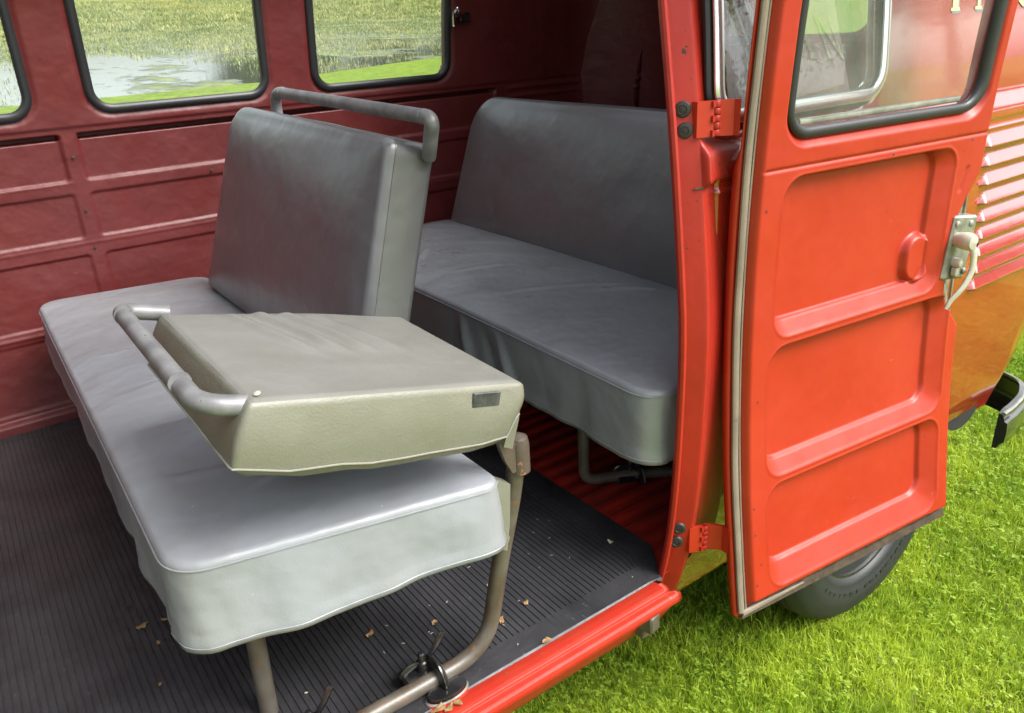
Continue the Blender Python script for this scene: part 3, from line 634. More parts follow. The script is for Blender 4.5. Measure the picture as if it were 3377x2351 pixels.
def seat_cover(Q, r, ztop, hem, parent, m_vinyl, wr=1.0, seed=0, skirt=.13, flare=.004, dome=.018, creases=(), folds=()):
    P, Nn = quad_loop(Q, r); n = len(P); C = P.mean(0)
    # medial line along the long direction to collapse the top onto
    A = (np.array(Q[0]) + Q[1]) / 2; B = (np.array(Q[3]) + Q[2]) / 2; ax = (B - A); L = np.linalg.norm(ax); ax /= L
    tt = np.clip((P - A) @ ax, .20, L - .20); Md = A + tt[:, None] * ax
    arc = np.r_[0, np.cumsum(np.linalg.norm(np.diff(P, axis=0), axis=1))]
    loops = []
    def wrinkle(p, sd): return .0035 * vnoise(p[:, 0] * 9 + p[:, 1] * 5, p[:, 1] * 4, sd) + .0022 * vnoise(p[:, 0] * 6 + p[:, 1] * 16, p[:, 1] * 3 - p[:, 0] * 9, sd + 1)
    for k, f in enumerate(np.linspace(0, 1, 56)):
        f2 = f ** .85; p = Md * (1 - f2) + P * f2 
        inset = .010 * (1 - f2)
        z = ztop(p[:, 0], p[:, 1]) + dome * (1 - f2 ** 2.6) + wrinkle(p, seed) * wr * (1 - f2 ** 6 * .6)
        for (ax_, ay_, bx_, by_, am, wd_) in creases:
            dv = np.array([bx_ - ax_, by_ - ay_]); Lc = np.linalg.norm(dv); dv /= Lc; u_ = (p - [ax_, ay_]) @ dv; v_ = (p - [ax_, ay_]) @ np.array([-dv[1], dv[0]]) + .012 * np.sin(np.clip(u_ / Lc, 0, 1) * math.pi)
            z = z + am * (np.exp(-(v_ / wd_) ** 2) - .7 * np.exp(-((v_ - wd_ * 1.6) / wd_) ** 2)) * sstep(u_, 0, Lc * .35) * (1 - sstep(u_, Lc * .65, Lc))
        loops.append(np.c_[p, z])
    # rounded shoulder
    for a in np.radians([18, 36, 54, 72, 90]):
        p = P + Nn * .011 * math.sin(a); z = ztop(P[:, 0], P[:, 1]) - .011 * (1 - math.cos(a)); loops.append(np.c_[p, z])
    seam = np.c_[P + Nn * .0115, ztop(P[:, 0], P[:, 1]) - .011]
    for k, f in enumerate(np.linspace(.06, 1, 16)):
        drop = skirt(P[:, 0], P[:, 1]) if callable(skirt) else skirt
        fold = .005 * wr * f * vnoise(arc * 9, np.full(n, f * 1.2), seed + 5) + .003 * wr * f * vnoise(arc * 26, np.full(n, f * .8), seed + 6)
        fold = fold + .008 * wr * f * vnoise(arc * 3.3, np.full(n, f * .7), seed + 15) + .0016 * (f > .84)
        for (fx, fy, am, wd_, sl_) in folds:
            dd = (P[:, 0] - fx) * np.abs(Nn[:, 1]) + (P[:, 1] - fy) * np.abs(Nn[:, 0]); near = np.hypot(P[:, 0] - fx, P[:, 1] - fy) < .25
            fold = fold + near * am * math.sin(min(1., f * 1.15) * math.pi * .62) * np.exp(-((dd - sl_ * f) / wd_) ** 2)
        p = P + Nn * (.011 + flare * f + fold)[:, None]
        z = ztop(P[:, 0], P[:, 1]) - .012 - f * drop + .0018 * f * vnoise(arc * 8, arc * 0, seed + 8); loops.append(np.c_[p, z])
    hemloop = loops[-1].copy()
    # turned under
    loops.append(np.c_[hemloop[:, :2] - Nn * .004, hemloop[:, 2] - .001]); loops.append(np.c_[hemloop[:, :2] - Nn * .006, hemloop[:, 2] + .012])
    V, F = rings(loops); 
    cu = obj('cushion', V, F, m_vinyl, parent)
    MB().tube(seam, .0014, 6, closed=True).build('piping', m_vinyl, cu)
    h2 = loops[-4]; MB().tube(np.c_[h2[:, :2] + Nn * .0004, h2[:, 2]], .0007, 4, closed=True).build('hem_stitching', m_vinyl, cu)
    return cu, hemloop

mid = thing('middle_seat', 'front bench seat in pale grey vinyl, its near backrest folded onto the cushion', 'bench seat', (.3, 1.5, 0))
mz = lambda x, y: .372 - .045 * (x - .10) + .006 * np.sin(y * 2.2)
mskirt = lambda x, y: .118 - .018 * sstep(x, .2, .5) - .035 * sstep(y, 1.0, 1.9)
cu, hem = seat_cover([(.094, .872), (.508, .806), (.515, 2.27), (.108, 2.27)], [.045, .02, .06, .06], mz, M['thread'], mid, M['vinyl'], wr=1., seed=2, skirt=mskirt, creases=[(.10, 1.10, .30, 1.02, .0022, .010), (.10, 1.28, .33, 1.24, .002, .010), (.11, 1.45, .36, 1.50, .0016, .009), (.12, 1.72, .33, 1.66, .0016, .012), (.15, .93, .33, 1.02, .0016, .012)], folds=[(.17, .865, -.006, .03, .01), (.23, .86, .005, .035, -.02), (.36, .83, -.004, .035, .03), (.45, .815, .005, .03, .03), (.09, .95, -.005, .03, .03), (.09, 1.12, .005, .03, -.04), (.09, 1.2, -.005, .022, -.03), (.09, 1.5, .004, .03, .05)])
# seat pan just under the cover
P, Nn = quad_loop([(.112, .888), (.535, .832), (.53, 2.24), (.13, 2.24)], .04); lo = [np.c_[P, np.full(len(P), .33)], np.c_[P, np.full(len(P), .240)], np.c_[P - Nn * .006, np.full(len(P), .229)], np.c_[P - Nn * .03, np.full(len(P), .228)]]
V, F = rings(lo); obj('seat_pan', V, [F, np.array([list(range(3 * len(P), 4 * len(P)))])], M['vinyl_olive'], mid)
R_ = .0135
MB().tube(fillet([(.186, .972, .255), (.180, .975, .0), ], .01), .0140, 16).build('leg', M['tube'], mid)
MB().tube([(.19, 2.12, .255), (.185, 2.12, .0)], .0125, 12).build('leg', M['tube'], mid)
hoop = fillet([(.566, .824, .388), (.556, .832, .30), (.532, .848, .17), (.505, .858, .018), (.36, .858, .0155), (-.1, .862, .0155)], [.05, .08, .085, .02], 9)
MB().tube(hoop, R_, 16).build('frame_tube', M['tube'], mid)
MB().tube(hoop[:1] + np.array([[0, 0, -.045], [0, 0, -.02], [0, 0, .0], [0, 0, .010], [0, 0, .015]]) , [.0162, .0162, .0162, .0140, .006], 16).build('tube_cap', M['rusty'], mid)
MB().tube(fillet([(.545, 2.12, .34), (.54, 2.12, .16), (.50, 2.12, .016), (.2, 2.12, .016)], [.06, .07]), .0135, 12).build('frame_tube', M['tube'], mid)
# torn cover corner peeping out beside the post
MB().prism([(.516, .812, .352), (.540, .812, .335), (.537, .815, .27), (.527, .812, .225), (.512, .812, .235)], (0, .02, 0)).build('cover_flap', M['vinyl_olive'], mid)
MB().lathe((.534, .826, .238), (-.7, -.7, 0), [(.007, 0), (.007, .008), (.005, .011), (.0001, .012)], 12).build('frame_bolt', M['alu'], mid)

# folded-down backrest
def block(outline_fn, ys, name, mats, parent): pass
fb = bpy.data.objects.new('folded_backrest', None)
Y0, Y1 = .766, 1.145
def folded(parent):
    # top board plane: corner points
    n = 60
    def topz(x): return .601 - (x - .19) * .245
    us = np.linspace(0, 1, 110); vs = np.linspace(0, 1, 90)
    def top(U, V):
        x = .192 + U * (.345 + .010 * V); y = Y0 + V * (Y1 - Y0)
        y = y - .03 * sstep(U, .55, 1.) * sstep(V, .75, 1.)
        z = topz(x)
        rid = np.zeros_like(x)
        for (c, a) in ((.34, .008), (.45, .011), (.56, .010), (.68, .006)):
            rid = rid + a * np.exp(-((U - c - .28 * (V - .6) * -1) / .034) ** 2) * sstep(V, .30, .62) * (1 - sstep(V, .9, 1.)) 
        rid = rid + .0020 * vnoise(U * 4, V * 4, 3) + .0003 * vnoise(U * 18, V * 14, 4)
        e = np.minimum(np.minimum(U, 1 - U) * .34, np.minimum(V, 1 - V) * .38); z = z + rid * sstep(e, 0, .02) - .003 * (1 - sstep(e, 0, .006))
        return np.stack([x, y, z], -1)
    tp = sheet('folded_backrest', us, vs, top, M['vinyl_back'], parent); tp['label'] = 'near backrest section folded face down over the cushion'
    # skirt walls: perimeter loop downwards
    loop = [(u, 0.) for u in us[:-1]] + [(1., v) for v in vs[:-1]] + [(u, 1.) for u in us[::-1][:-1]] + [(0., v) for v in vs[::-1][:-1]]
    U = np.array([p[0] for p in loop]); V = np.array([p[1] for p in loop]); P0 = top(U, V); n = len(U)
    out = np.zeros((n, 2)); out[:, 1] = np.where(V == 0, -1, np.where(V == 1, 1, 0)); out[:, 0] = np.where((U == 0), -1, np.where(U == 1, 1, 0))
    out[:, 0] *= (V > 0) & (V < 1) | True; nrm = np.linalg.norm(out, axis=1); out /= nrm[:, None]
    C = np.array([.365, .955])
    thick = np.interp(U, [0, .12, .35, .8, .93, 1], [.066, .080, .088, .082, .074, .042])
    loops = [P0]; 
    for f in (.02, .05, .1, .2, .3, .4, .5, .6, .7, .8, .9, 1.):
        k = .0045 * math.sin(math.pi * f) + .002 * sstep(np.array(f), 0, .05)
        xs_ = P0[:, 0] - .030 * f * np.clip(1 - U * 4, 0, 1) - .010 * f * sstep(U, .85, 1.); ysv = P0[:, 1]
        loops.append(np.c_[xs_ + out[:, 0] * k, ysv + out[:, 1] * k, P0[:, 2] - thick * f + .0015 * vnoise(U * 9 + V * 7, np.full(n, f * 2), 6)])
    Vv, F = rings(loops); sk = obj('side_band', Vv, F, M['vinyl_olive'], tp)
    seam = loops[-1]; MB().tube(seam + np.c_[out * .001, np.zeros(n)], .0026, 7, closed=True).build('piping', M['thread'], tp) if False else None
    # belly (the cushioned front face, now looking down)
    bl = [seam]
    for f in (.015, .04, .1, .2, .35, .55, .75, .95):
        p = seam[:, :2] * (1 - f) + C * f + out * (.009 * math.sin(min(1, f / .12) * math.pi * .5) * (1 - sstep(np.array(f), .12, .5))); z = seam[:, 2] * (1 - f) + (seam[:, 2].mean()) * f - .032 * math.sin(min(1, f * 3.2) * math.pi / 2)
        bl.append(np.c_[p, z])
    Vv, F = rings(bl); obj('cushion_face', Vv, F, M['vinyl_olive'], tp)
    return tp, seam, out, loops
tp, seam, outn, fl_loops = folded(mid)
MB().tube(seam + np.c_[outn * .0012, np.zeros(len(outn))], .0013, 6, closed=True).build('piping', M['thread'], tp)
q = np.linspace(0, 1, 2)
MB().tube(fillet([(.215, .788, .580), (.150, .786, .603), (.144, .83, .609), (.144, 1.13, .611), (.147, 1.166, .608), (.200, 1.162, .594)], [.050, .04, .03, .02], 9) if False else fillet([(.215, .786, .581), (.146, .786, .602), (.144, 1.168, .611), (.205, 1.162, .593)], [.052, .022], 10), .0118, 18).build('grab_rail', M['bar'], mid)
MB().tube([(.144, .846, .6085), (.144, .850, .6085)], .0127, 18).build('rail_collar', M['bar'], mid)
MB().tube([(.144, 1.136, .611), (.144, 1.139, .611)], .0127, 18).build('rail_collar', M['bar'], mid)
MB().lathe((.204, .778, .6005), (-.24, 0, 1), [(.0042, 0), (.0040, .0012), (.0025, .0022), (.0001, .0024)], 14).build('cover_stud', M['cream'], tp)
MB().box((.478, Y0 - .004, .510), (.021, .003, .0095), M=np.array(Matrix.Rotation(.24, 3, 'Y')), bev=.001).build('metal_clip', M['steel'], tp)
# hinge bracket and the loose corner of cover
hb = MB().prism([(.528, .812, .448), (.538, .812, .430), (.546, .812, .405), (.552, .812, .40), (.552, .812, .352), (.546, .812, .350), (.534, .812, .375), (.524, .812, .41)], (0, .009, 0)).build('hinge_bracket', M['rusty'], mid)
MB().lathe((.540, .807, .412), (0, -1, 0), [(.008, 0), (.0078, .003), (.005, .005), (.0001, .0055)], 16).build('hinge_rivet', M['rusty'], hb)
MB().prism([(.533, .768, .515), (.5385, .770, .49), (.536, .775, .455), (.528, .783, .41), (.514, .783, .418), (.52, .775, .45), (.519, .770, .48)], (.002, .02, 0)).build('loose_cover_corner', M['vinyl_olive'], tp)

# upright backrest
def slab(name, F0, F1, th, mat_f, parent, bulge=.012, rtop=.05, seed=3, mat_side=None, wr=1., side_in=0.):
    """padded slab: F0 = (bottom near, bottom far), F1 = (top near, top far) corner points of its front face; th = thickness vector"""
    bn, bf = map(np.array, F0); tn, tf = map(np.array, F1); th = np.array(th, float)
    Wd = np.linalg.norm(bf - bn); Hh = np.linalg.norm(tn - bn)
    L = resample(rr_pts(0, Wd, 0, Hh, [.02, rtop, .018, .012], 10), .010); n = len(L)
    def bl(s, h):
        u = s / Wd; v = h / Hh; return (bn * (1 - u)[:, None] + bf * u[:, None]) * (1 - v)[:, None] + (tn * (1 - u)[:, None] + tf * u[:, None]) * v[:, None]
    c = np.array([Wd / 2, Hh / 2]); T1 = np.linalg.norm(th); fr = -th / T1; loops = []; rr = .016
    T2 = np.roll(L, -1, 0) - np.roll(L, 1, 0); T2 /= np.linalg.norm(T2, axis=1)[:, None]; n2 = np.stack([T2[:, 1], -T2[:, 0]], 1)
    if ((L + n2 * .01 - c) ** 2).sum() < ((L - c) ** 2).sum(): n2 = -n2
    Li = L - n2 * rr
    for f in np.linspace(0, 1, 22):
        p = c + (Li - c) * f ** .85; q = bl(p[:, 0], p[:, 1])
        e = 1 - np.clip(np.abs(p[:, 0] - c[0]) / (Wd / 2 - rr), 0, 1) ** 5; e2 = 1 - np.clip(np.abs(p[:, 1] - c[1]) / (Hh / 2 - rr), 0, 1) ** 4
        b = bulge * np.clip(e, 0, 1) ** .7 * np.clip(e2, 0, 1) ** .7 + wr * (1 - f ** 8) * (.003 * vnoise(p[:, 0] * 7, p[:, 1] * 7, seed) + .0010 * vnoise(p[:, 0] * 20, p[:, 1] * 22, seed + 1))
        loops.append(q + fr * b[:, None])
    for a in np.radians([20, 40, 60, 78]):
        p = L - n2 * rr * (1 - math.sin(a)); loops.append(bl(p[:, 0], p[:, 1]) - fr * rr * .8 * (1 - math.cos(a)))
    p = L; cc = bl(np.array([Wd / 2]), np.array([Hh / 2]))[0]; iseam = len(loops)
    for f in (rr * .8 / T1, .22, .25, .32, .42, .6, .8, .92, 1.):
        q = bl(p[:, 0], p[:, 1]) + th * f
        out = q - (cc + th * f); out /= np.linalg.norm(out, axis=1)[:, None]
        q = q + out * (.003 * math.sin(math.pi * f)) + out * .002 * vnoise(p[:, 0] * 9 + p[:, 1] * 8, np.full(n, f * 2), seed + 3)[:, None] * wr * sstep(np.array(f), .2, .4)
        loops.append(q)
    last = loops[-1]; ce = last.mean(0)
    for f in (.05, .5, .97): loops.append(last * (1 - f) + ce * f)
    V, F = rings(loops); o = obj(name, V, F, mat_f, parent)
    MB().tube(loops[iseam + 1], .0012, 6, closed=True).build('piping', mat_f, o)
    return o
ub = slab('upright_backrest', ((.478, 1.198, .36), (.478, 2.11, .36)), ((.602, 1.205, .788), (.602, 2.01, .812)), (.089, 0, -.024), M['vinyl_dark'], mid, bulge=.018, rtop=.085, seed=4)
ub['label'] = 'far backrest section standing upright'
MB().tube(fillet([(.662, 1.862, .74), (.662, 1.872, .840), (.660, 1.147, .816), (.672, 1.193, .748)], [.055, .022], 9), .0125, 16).build('grab_rail', M['bar'], mid)
MB().tube([(.6612, 1.812, .8385), (.6611, 1.808, .8384)], .0134, 16).build('rail_collar', M['bar'], mid)
MB().tube([(.6600, 1.178, .8168), (.6600, 1.174, .8167)], .0134, 16).build('rail_collar', M['bar'], mid)

# ------------------------------------------------------------------ rear seat
rs = thing('rear_seat', 'long grey vinyl bench seat and backrest against the engine bay, with wrinkled front skirt', 'bench seat', (1.05, 1.5, 0))
rz = lambda x, y: .372 + .012 * np.sin((y - .8) * 1.6)
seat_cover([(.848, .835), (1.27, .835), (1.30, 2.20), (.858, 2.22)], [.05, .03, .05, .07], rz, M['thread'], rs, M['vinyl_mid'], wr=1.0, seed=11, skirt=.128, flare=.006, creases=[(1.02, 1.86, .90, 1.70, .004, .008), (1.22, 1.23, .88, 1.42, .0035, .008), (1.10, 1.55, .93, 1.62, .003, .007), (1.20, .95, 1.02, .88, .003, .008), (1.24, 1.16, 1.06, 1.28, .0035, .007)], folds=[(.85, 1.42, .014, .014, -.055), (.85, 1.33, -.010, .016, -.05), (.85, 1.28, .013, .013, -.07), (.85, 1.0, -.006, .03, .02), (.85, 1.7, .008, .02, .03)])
P, Nn = quad_loop([(.88, .86), (1.27, .86), (1.27, 2.18), (.89, 2.18)], .04); lo = [np.c_[P, np.full(len(P), .34)], np.c_[P, np.full(len(P), .25)], np.c_[P - Nn * .03, np.full(len(P), .245)]]
V, F = rings(lo); obj('seat_pan', V, [F, np.array([list(range(2 * len(P), 3 * len(P)))])], M['vinyl_dark'], rs)
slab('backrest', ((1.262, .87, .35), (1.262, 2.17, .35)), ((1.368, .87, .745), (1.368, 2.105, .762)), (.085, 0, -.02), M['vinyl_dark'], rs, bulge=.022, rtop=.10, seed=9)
MB().tube(fillet([(.958, 1.145, .26), (.957, 1.145, .016), (1.06, 1.10, .014), (1.2, 1.0, .014)], [.03, .03]), .0125, 14).build('leg', M['tube'], rs)
MB().tube([(.957, 2.05, .26), (.957, 2.05, .0)], .0125, 12).build('leg', M['tube'], rs)

# ------------------------------------------------------------------ wing-nut clamps that hold the seat frames
def clamp(loc, label, rz_=0., foot=True):
    t = thing('seat_clamp', label, 'clamp', (0, 0, 0), 'wing nut clamps on the seat frames')
    B = MB().box((-.012, .022, .012), (.030, .020, .011), bev=.004); B.tube(smooth_path([(.002, .030, .020), (.004, .012, .036), (.006, -.006, .034), (.006, -.0165, .020), (.006, -.018, .012)]), .013, 10, up=(1, 0, 0), sq=.3)
    B.build('clamp_plate', M['black'], t)
    MB().tube(smooth_path([(.010, -.006, .0350), (.010, -.0175, .0275), (.010, -.0205, .017)]), .0135, 8, up=(0, .5, .8), sq=.16).build('bare_clamp_lip', M['alu'], t)
    MB().lathe((-.006, .020, .02), (0, 0, 1), [(.010, 0), (.010, .012), (.009, .018), (.006, .020), (.006, .032), (.004, .035), (.0001, .036)], 18).build('clamp_bolt', M['black'], t)
    A = np.array
    MB().tube(smooth_path([A((.0, .020, .036)), A((.014, .016, .052)), A((.026, .012, .074)), A((.030, .011, .083))]), np.interp(np.linspace(0, 1, 25), [0, .4, .8, 1], [.004, .0065, .0065, .003]), 10, up=(0, 1, 0), sq=.35).tube(smooth_path([A((-.012, .020, .036)), A((-.026, .020, .036)), A((-.038, .021, .030)), A((-.040, .022, .018))]), np.interp(np.linspace(0, 1, 25), [0, .4, .8, 1], [.004, .0075, .0075, .003]), 10, up=(0, 1, 0), sq=.35).build('wing_nut', M['black'], t)
    if foot:
        for (nm, R0_, h0, h1, mm) in (('foot_disc', .031, .001, .0105, 'black'), ('foot_rim', .0335, -.001, .0032, 'alu'), ('red_underside', .0335, -.004, -.0008, 'sill')):
            q = MB().lathe((0, 0, 0), (0, 0, 1), [(R0_ * .97, h0), (R0_, h0 + (h1 - h0) * .4), (R0_ * .93, h1), (.0001, h1 + .0004)], 32)
            V_ = q.V[0].copy(); V_[:, 0] = V_[:, 0] * 1.12 + .008 - (.002 if nm == 'red_underside' else 0); V_[:, 1] = V_[:, 1] * .56 - .026 - (.003 if nm == 'red_underside' else 0); q.V[0] = V_; q.build(nm, M[mm], t)
    t.location = loc; t.rotation_euler[2] = rz_
    return t
c0 = clamp((.403, .858, .004), 'black wing nut clamp over the front seat tube beside the red sill')
def dup(root, loc, rz_, label, skip=()):
    r = root.copy(); link(r); r.location = loc; r.rotation_euler[2] = rz_; r['label'] = label
    for ch in list(root.children):
        if ch.name.split('.')[0] in skip: continue
        c = ch.copy(); link(c); c.parent = r
    return r
dup(c0, (.222, .862, .004), .15, 'wing nut clamp cut off by the bottom edge beside the front seat leg', skip=('foot_disc', 'foot_rim', 'red_underside'))
dup(c0, (1.055, 1.085, -.004), -.4, 'dark wing nut clamp in the shade by the rear seat leg', skip=('foot_disc', 'foot_rim', 'red_underside'))

# ------------------------------------------------------------------ dry leaves and scraps on the mat
cam3 = np.array([0, 0, .94]); f_ = 2585.78; Rm = np.array([[*Xc], [*Yc], [*Zc]])
def at(u, v, z):   # where on the floor a crumb of the photograph lies
    d_ = Rm @ np.array([(u - 1688.5) / f_, -(v - 1175.5) / f_, -1.]); return cam3 + d_ * ((z - .94) / d_[2])
def scrap(u, v, size, z, label, mt_, name='leaf_scrap', group='dry leaf scraps on the rubber mat', cat='leaf scrap', elong=1.6):
    p = at(u, v, z); n = 9; a = np.sort(rng.uniform(0, 2 * np.pi, n)); r = size * rng.uniform(.45, 1., n); ro = rng.uniform(0, 3.1)
    x = np.cos(a) * r * elong; y = np.sin(a) * r; X = x * math.cos(ro) - y * math.sin(ro); Y = x * math.sin(ro) + y * math.cos(ro)
    top = np.c_[X, Y, .0012 + rng.uniform(0, size * .55, n)]; V = np.concatenate([[[0, 0, .0015 + size * .2]], top, top - [0, 0, .0005], [[0, 0, .001 + size * .2]]])
    F = [(0, 1 + k, 1 + (k + 1) % n) for k in range(n)] + [(2 * n + 1, 1 + n + (k + 1) % n, 1 + n + k) for k in range(n)] + [(1 + k, 1 + n + k, 1 + n + (k + 1) % n, 1 + (k + 1) % n) for k in range(n)]
    o = obj(name, V + p, F, mt_, None, loc=p, smooth=False); return tag(o, label, cat, group)
big = [((2014, 1790), .008, 'pale torn scrap lying on the mat near the rear door post', 'paper'), ((1738, 1988), .007, 'brown curled leaf scrap on the mat right of the seat tube', 'leaf'), ((1432, 2055), .007, 'brown leaf bit on the mat left of the bent seat tube', 'leaf'),
       ((1655, 2050), .009, 'yellow leaf bit touching the bend of the seat tube', 'leaf'), ((1808, 2114), .010, 'ragged yellow leaf scrap on the mat border near the sill', 'leaf'), ((1220, 2090), .009, 'thin rusty leaf strip in the shade under the front seat', 'leaf'),
       ((472, 2065), .010, 'curled orange leaf bit on the left of the mat', 'leaf'), ((540, 2045), .006, 'slim orange chip right of the curled leaf bit on the mat', 'leaf'), ((523, 2122), .006, 'bright orange chip below the other leaf bits on the left mat', 'leaf'),
       ((528, 2258), .005, 'small orange chip lowest on the left of the mat', 'leaf'), ((421, 2001), .007, 'dark brown crumb topmost on the left mat', 'dirt'), ((1445, 2340), .012, 'dry leaf pile crumb at the mat edge beside the sill, bottom of picture', 'leaf'), ((1480, 2342), .010, 'folded dry leaf right of the leaf crumb at the bottom edge', 'leaf'), ((1512, 2322), .008, 'small dry leaf piece on the sill edge near the bottom', 'leaf'), ((1010, 2287), .003, 'single tiny white seed on the dark mat beside the front seat leg', 'paper')]
for (uv, s, lab, mm) in big: scrap(*uv, s * .85, .004, lab, M[mm])
for k in range(46):
    x, y = rng.uniform(.30, .84), rng.uniform(.84, 1.25) ** 1.0
    p = np.array([x, y, .0045]); L = rng.uniform(.0012, .0035); a = rng.uniform(0, 3.14); d_ = np.array([math.cos(a), math.sin(a), 0]) * L; q_ = np.array([-math.sin(a), math.cos(a), 0]) * .0005
    V = [p - d_ - q_, p + d_ - q_, p + d_ + q_, p - d_ + q_]; V = V + [v_ + np.array([0, 0, .0006]) for v_ in V]
    tag(obj('straw_bit', V, [(0, 3, 2, 1), (4, 5, 6, 7), (0, 1, 5, 4), (1, 2, 6, 5), (2, 3, 7, 6), (3, 0, 4, 7)], M['paper'], None, loc=p, smooth=False), 'tiny pale straw bit scattered on the black mat near the sill', 'straw bit', 'tiny straw bits on the mat')

# ------------------------------------------------------------------ ground, lawn, pond, far bank
GZ = -.5; SL = math.tan(math.radians(3.0))
def lvl(y): return GZ + SL * (y - 33.0) - .02
def shore(x): return np.interp(x, [-80, 2, 12, 14, 23, 60, 140], [33.2, 33.0, 33.7, 34.6, 38.7, 62, 95])
def gmat(name, cols, scale, rough=.9, bump=.6):
    m = bpy.data.materials.new(name); m.use_nodes = True; n = m.node_tree.nodes; l = m.node_tree.links; b = n['Principled BSDF']; b.inputs['Roughness'].default_value = rough; b.inputs['Specular IOR Level'].default_value = .2
    tc = n.new('ShaderNodeTexCoord'); t = n.new('ShaderNodeTexNoise'); t.inputs['Scale'].default_value = scale; t.inputs['Detail'].default_value = 9; t.inputs['Roughness'].default_value = .7; l.new(tc.outputs['Object'], t.inputs[0])
    r = n.new('ShaderNodeValToRGB'); l.new(t.outputs[0], r.inputs[0]); e = r.color_ramp.elements
    for k, (p, c) in enumerate(cols):
        el = e[k] if k < 2 else e.new(p); el.position = p; el.color = (*[q * ALB for q in c], 1)
    l.new(r.outputs[0], b.inputs['Base Color'])
    if bump:
        t2 = n.new('ShaderNodeTexNoise'); t2.inputs['Scale'].default_value = 60; t2.inputs['Detail'].default_value = 6; l.new(tc.outputs['Object'], t2.inputs[0]); bp = n.new('ShaderNodeBump'); bp.inputs['Strength'].default_value = bump; bp.inputs['Distance'].default_value = .02; l.new(t2.outputs[0], bp.inputs['Height']); l.new(bp.outputs[0], b.inputs['Normal'])
    return m
M['lawn'] = gmat('lawn_soil_and_turf', [(.30, (.12, .18, .025)), (.48, (.23, .34, .03)), (.62, (.36, .47, .045)), (.75, (.32, .32, .10))], 3.)
M['bank'] = gmat('far_bank', [(.30, (.12, .15, .03)), (.45, (.26, .27, .05)), (.58, (.38, .35, .08)), (.72, (.22, .26, .06))], .22, bump=0)
tx = np.concatenate([np.linspace(-90, -4, 30)[:-1], np.linspace(-4, 6, 30)[:-1], np.linspace(6, 40, 60)[:-1], np.linspace(40, 160, 24)]); tt_ = np.concatenate([np.linspace(-1.6, -.05, 20)[:-1], np.linspace(-.05, .09, 20)[:-1], np.linspace(.09, .9, 16)[:-1], np.linspace(.9, 1.0, 14), [1.006, 1.02, 1.06]])
def ground_fn(X, T):
    s = shore(X) + .35 * vnoise(X * .9, X * 0, 4) * (T > .85); Y = s * T; z = np.full_like(X, GZ) + 0.
    wl = lvl(Y); z = np.maximum(z, np.where(X > 12, wl + .05, -9)); z = np.where(T > 1.001, wl - (T - 1.0) * 12, np.where(T > .985, np.maximum(z, wl + .015), z))
    return np.stack([X, Y, z], -1)
g = sheet('ground', tx, tt_, ground_fn, M['lawn']); tag(g, kind='structure', label='mown lawn around the van')
# water
def water_mat():
    m = bpy.data.materials.new('pond_water'); m.use_nodes = True; n = m.node_tree.nodes; l = m.node_tree.links; b = n['Principled BSDF']
    tc = n.new('ShaderNodeTexCoord'); mp = n.new('ShaderNodeMapping'); mp.inputs['Scale'].default_value = (1, .55, 1); l.new(tc.outputs['Object'], mp.inputs[0])
    t = n.new('ShaderNodeTexNoise'); t.inputs['Scale'].default_value = .16; t.inputs['Detail'].default_value = 10; t.inputs['Roughness'].default_value = .68; l.new(mp.outputs[0], t.inputs[0])
    r = n.new('ShaderNodeMapRange'); r.inputs[1].default_value = .53; r.inputs[2].default_value = .60; l.new(t.outputs[0], r.inputs[0])
    t3 = n.new('ShaderNodeTexNoise'); t3.inputs['Scale'].default_value = 1.3; t3.inputs['Detail'].default_value = 8; l.new(mp.outputs[0], t3.inputs[0])
    cr = n.new('ShaderNodeValToRGB'); e = cr.color_ramp.elements; e[0].position = .35; e[0].color = (.08, .10, .025, 1); e[1].position = .65; e[1].color = (.24, .26, .11, 1); l.new(t3.outputs[0], cr.inputs[0])
    mx = n.new('ShaderNodeMix'); mx.data_type = 'RGBA'; mx.inputs[6].default_value = (.035, .045, .03, 1); l.new(cr.outputs[0], mx.inputs[7]); l.new(r.outputs[0], mx.inputs[0]); l.new(mx.outputs[2], b.inputs['Base Color'])
    rr = n.new('ShaderNodeMapRange'); rr.inputs[3].default_value = .06; rr.inputs[4].default_value = .85; l.new(r.outputs[0], rr.inputs[0]); l.new(rr.outputs[0], b.inputs['Roughness'])
    t2 = n.new('ShaderNodeTexNoise'); t2.inputs['Scale'].default_value = 2.2; t2.inputs['Detail'].default_value = 4; l.new(tc.outputs['Object'], t2.inputs[0]); bp = n.new('ShaderNodeBump'); bp.inputs['Strength'].default_value = .6; bp.inputs['Distance'].default_value = .06; l.new(t2.outputs[0], bp.inputs['Height']); l.new(bp.outputs[0], b.inputs['Normal'])
    b.inputs['IOR'].default_value = 1.6; l.new(rr.outputs[0], b.inputs['Coat Roughness']); b.inputs['Coat IOR'].default_value = 2.2
    cwt = n.new('ShaderNodeMath'); cwt.operation = 'SUBTRACT'; cwt.inputs[0].default_value = 1.; l.new(r.outputs[0], cwt.inputs[1]); l.new(cwt.outputs[0], b.inputs['Coat Weight']); return m
M['water'] = water_mat()
wt = sheet('water', np.linspace(-90, 190, 40), np.linspace(31, 150, 30), lambda X, Y: np.stack([X, Y, lvl(Y) + 0 * X], -1), M['water']); tag(wt, kind='structure', label='weedy pond beyond the lawn')
hl = sheet('hill', np.linspace(-160, 320, 90), np.linspace(0, 1, 24), lambda X, T: np.stack([X, 92 + 170 * T + 12 * vnoise(X * .05, X * 0, 2), lvl(92 + 170 * T) - .4 + 7 * T ** 1.1 + 1.2 * vnoise(X * .08, T * 6, 3) * T], -1), M['bank']); tag(hl, kind='structure', label='grassy far bank of the pond')

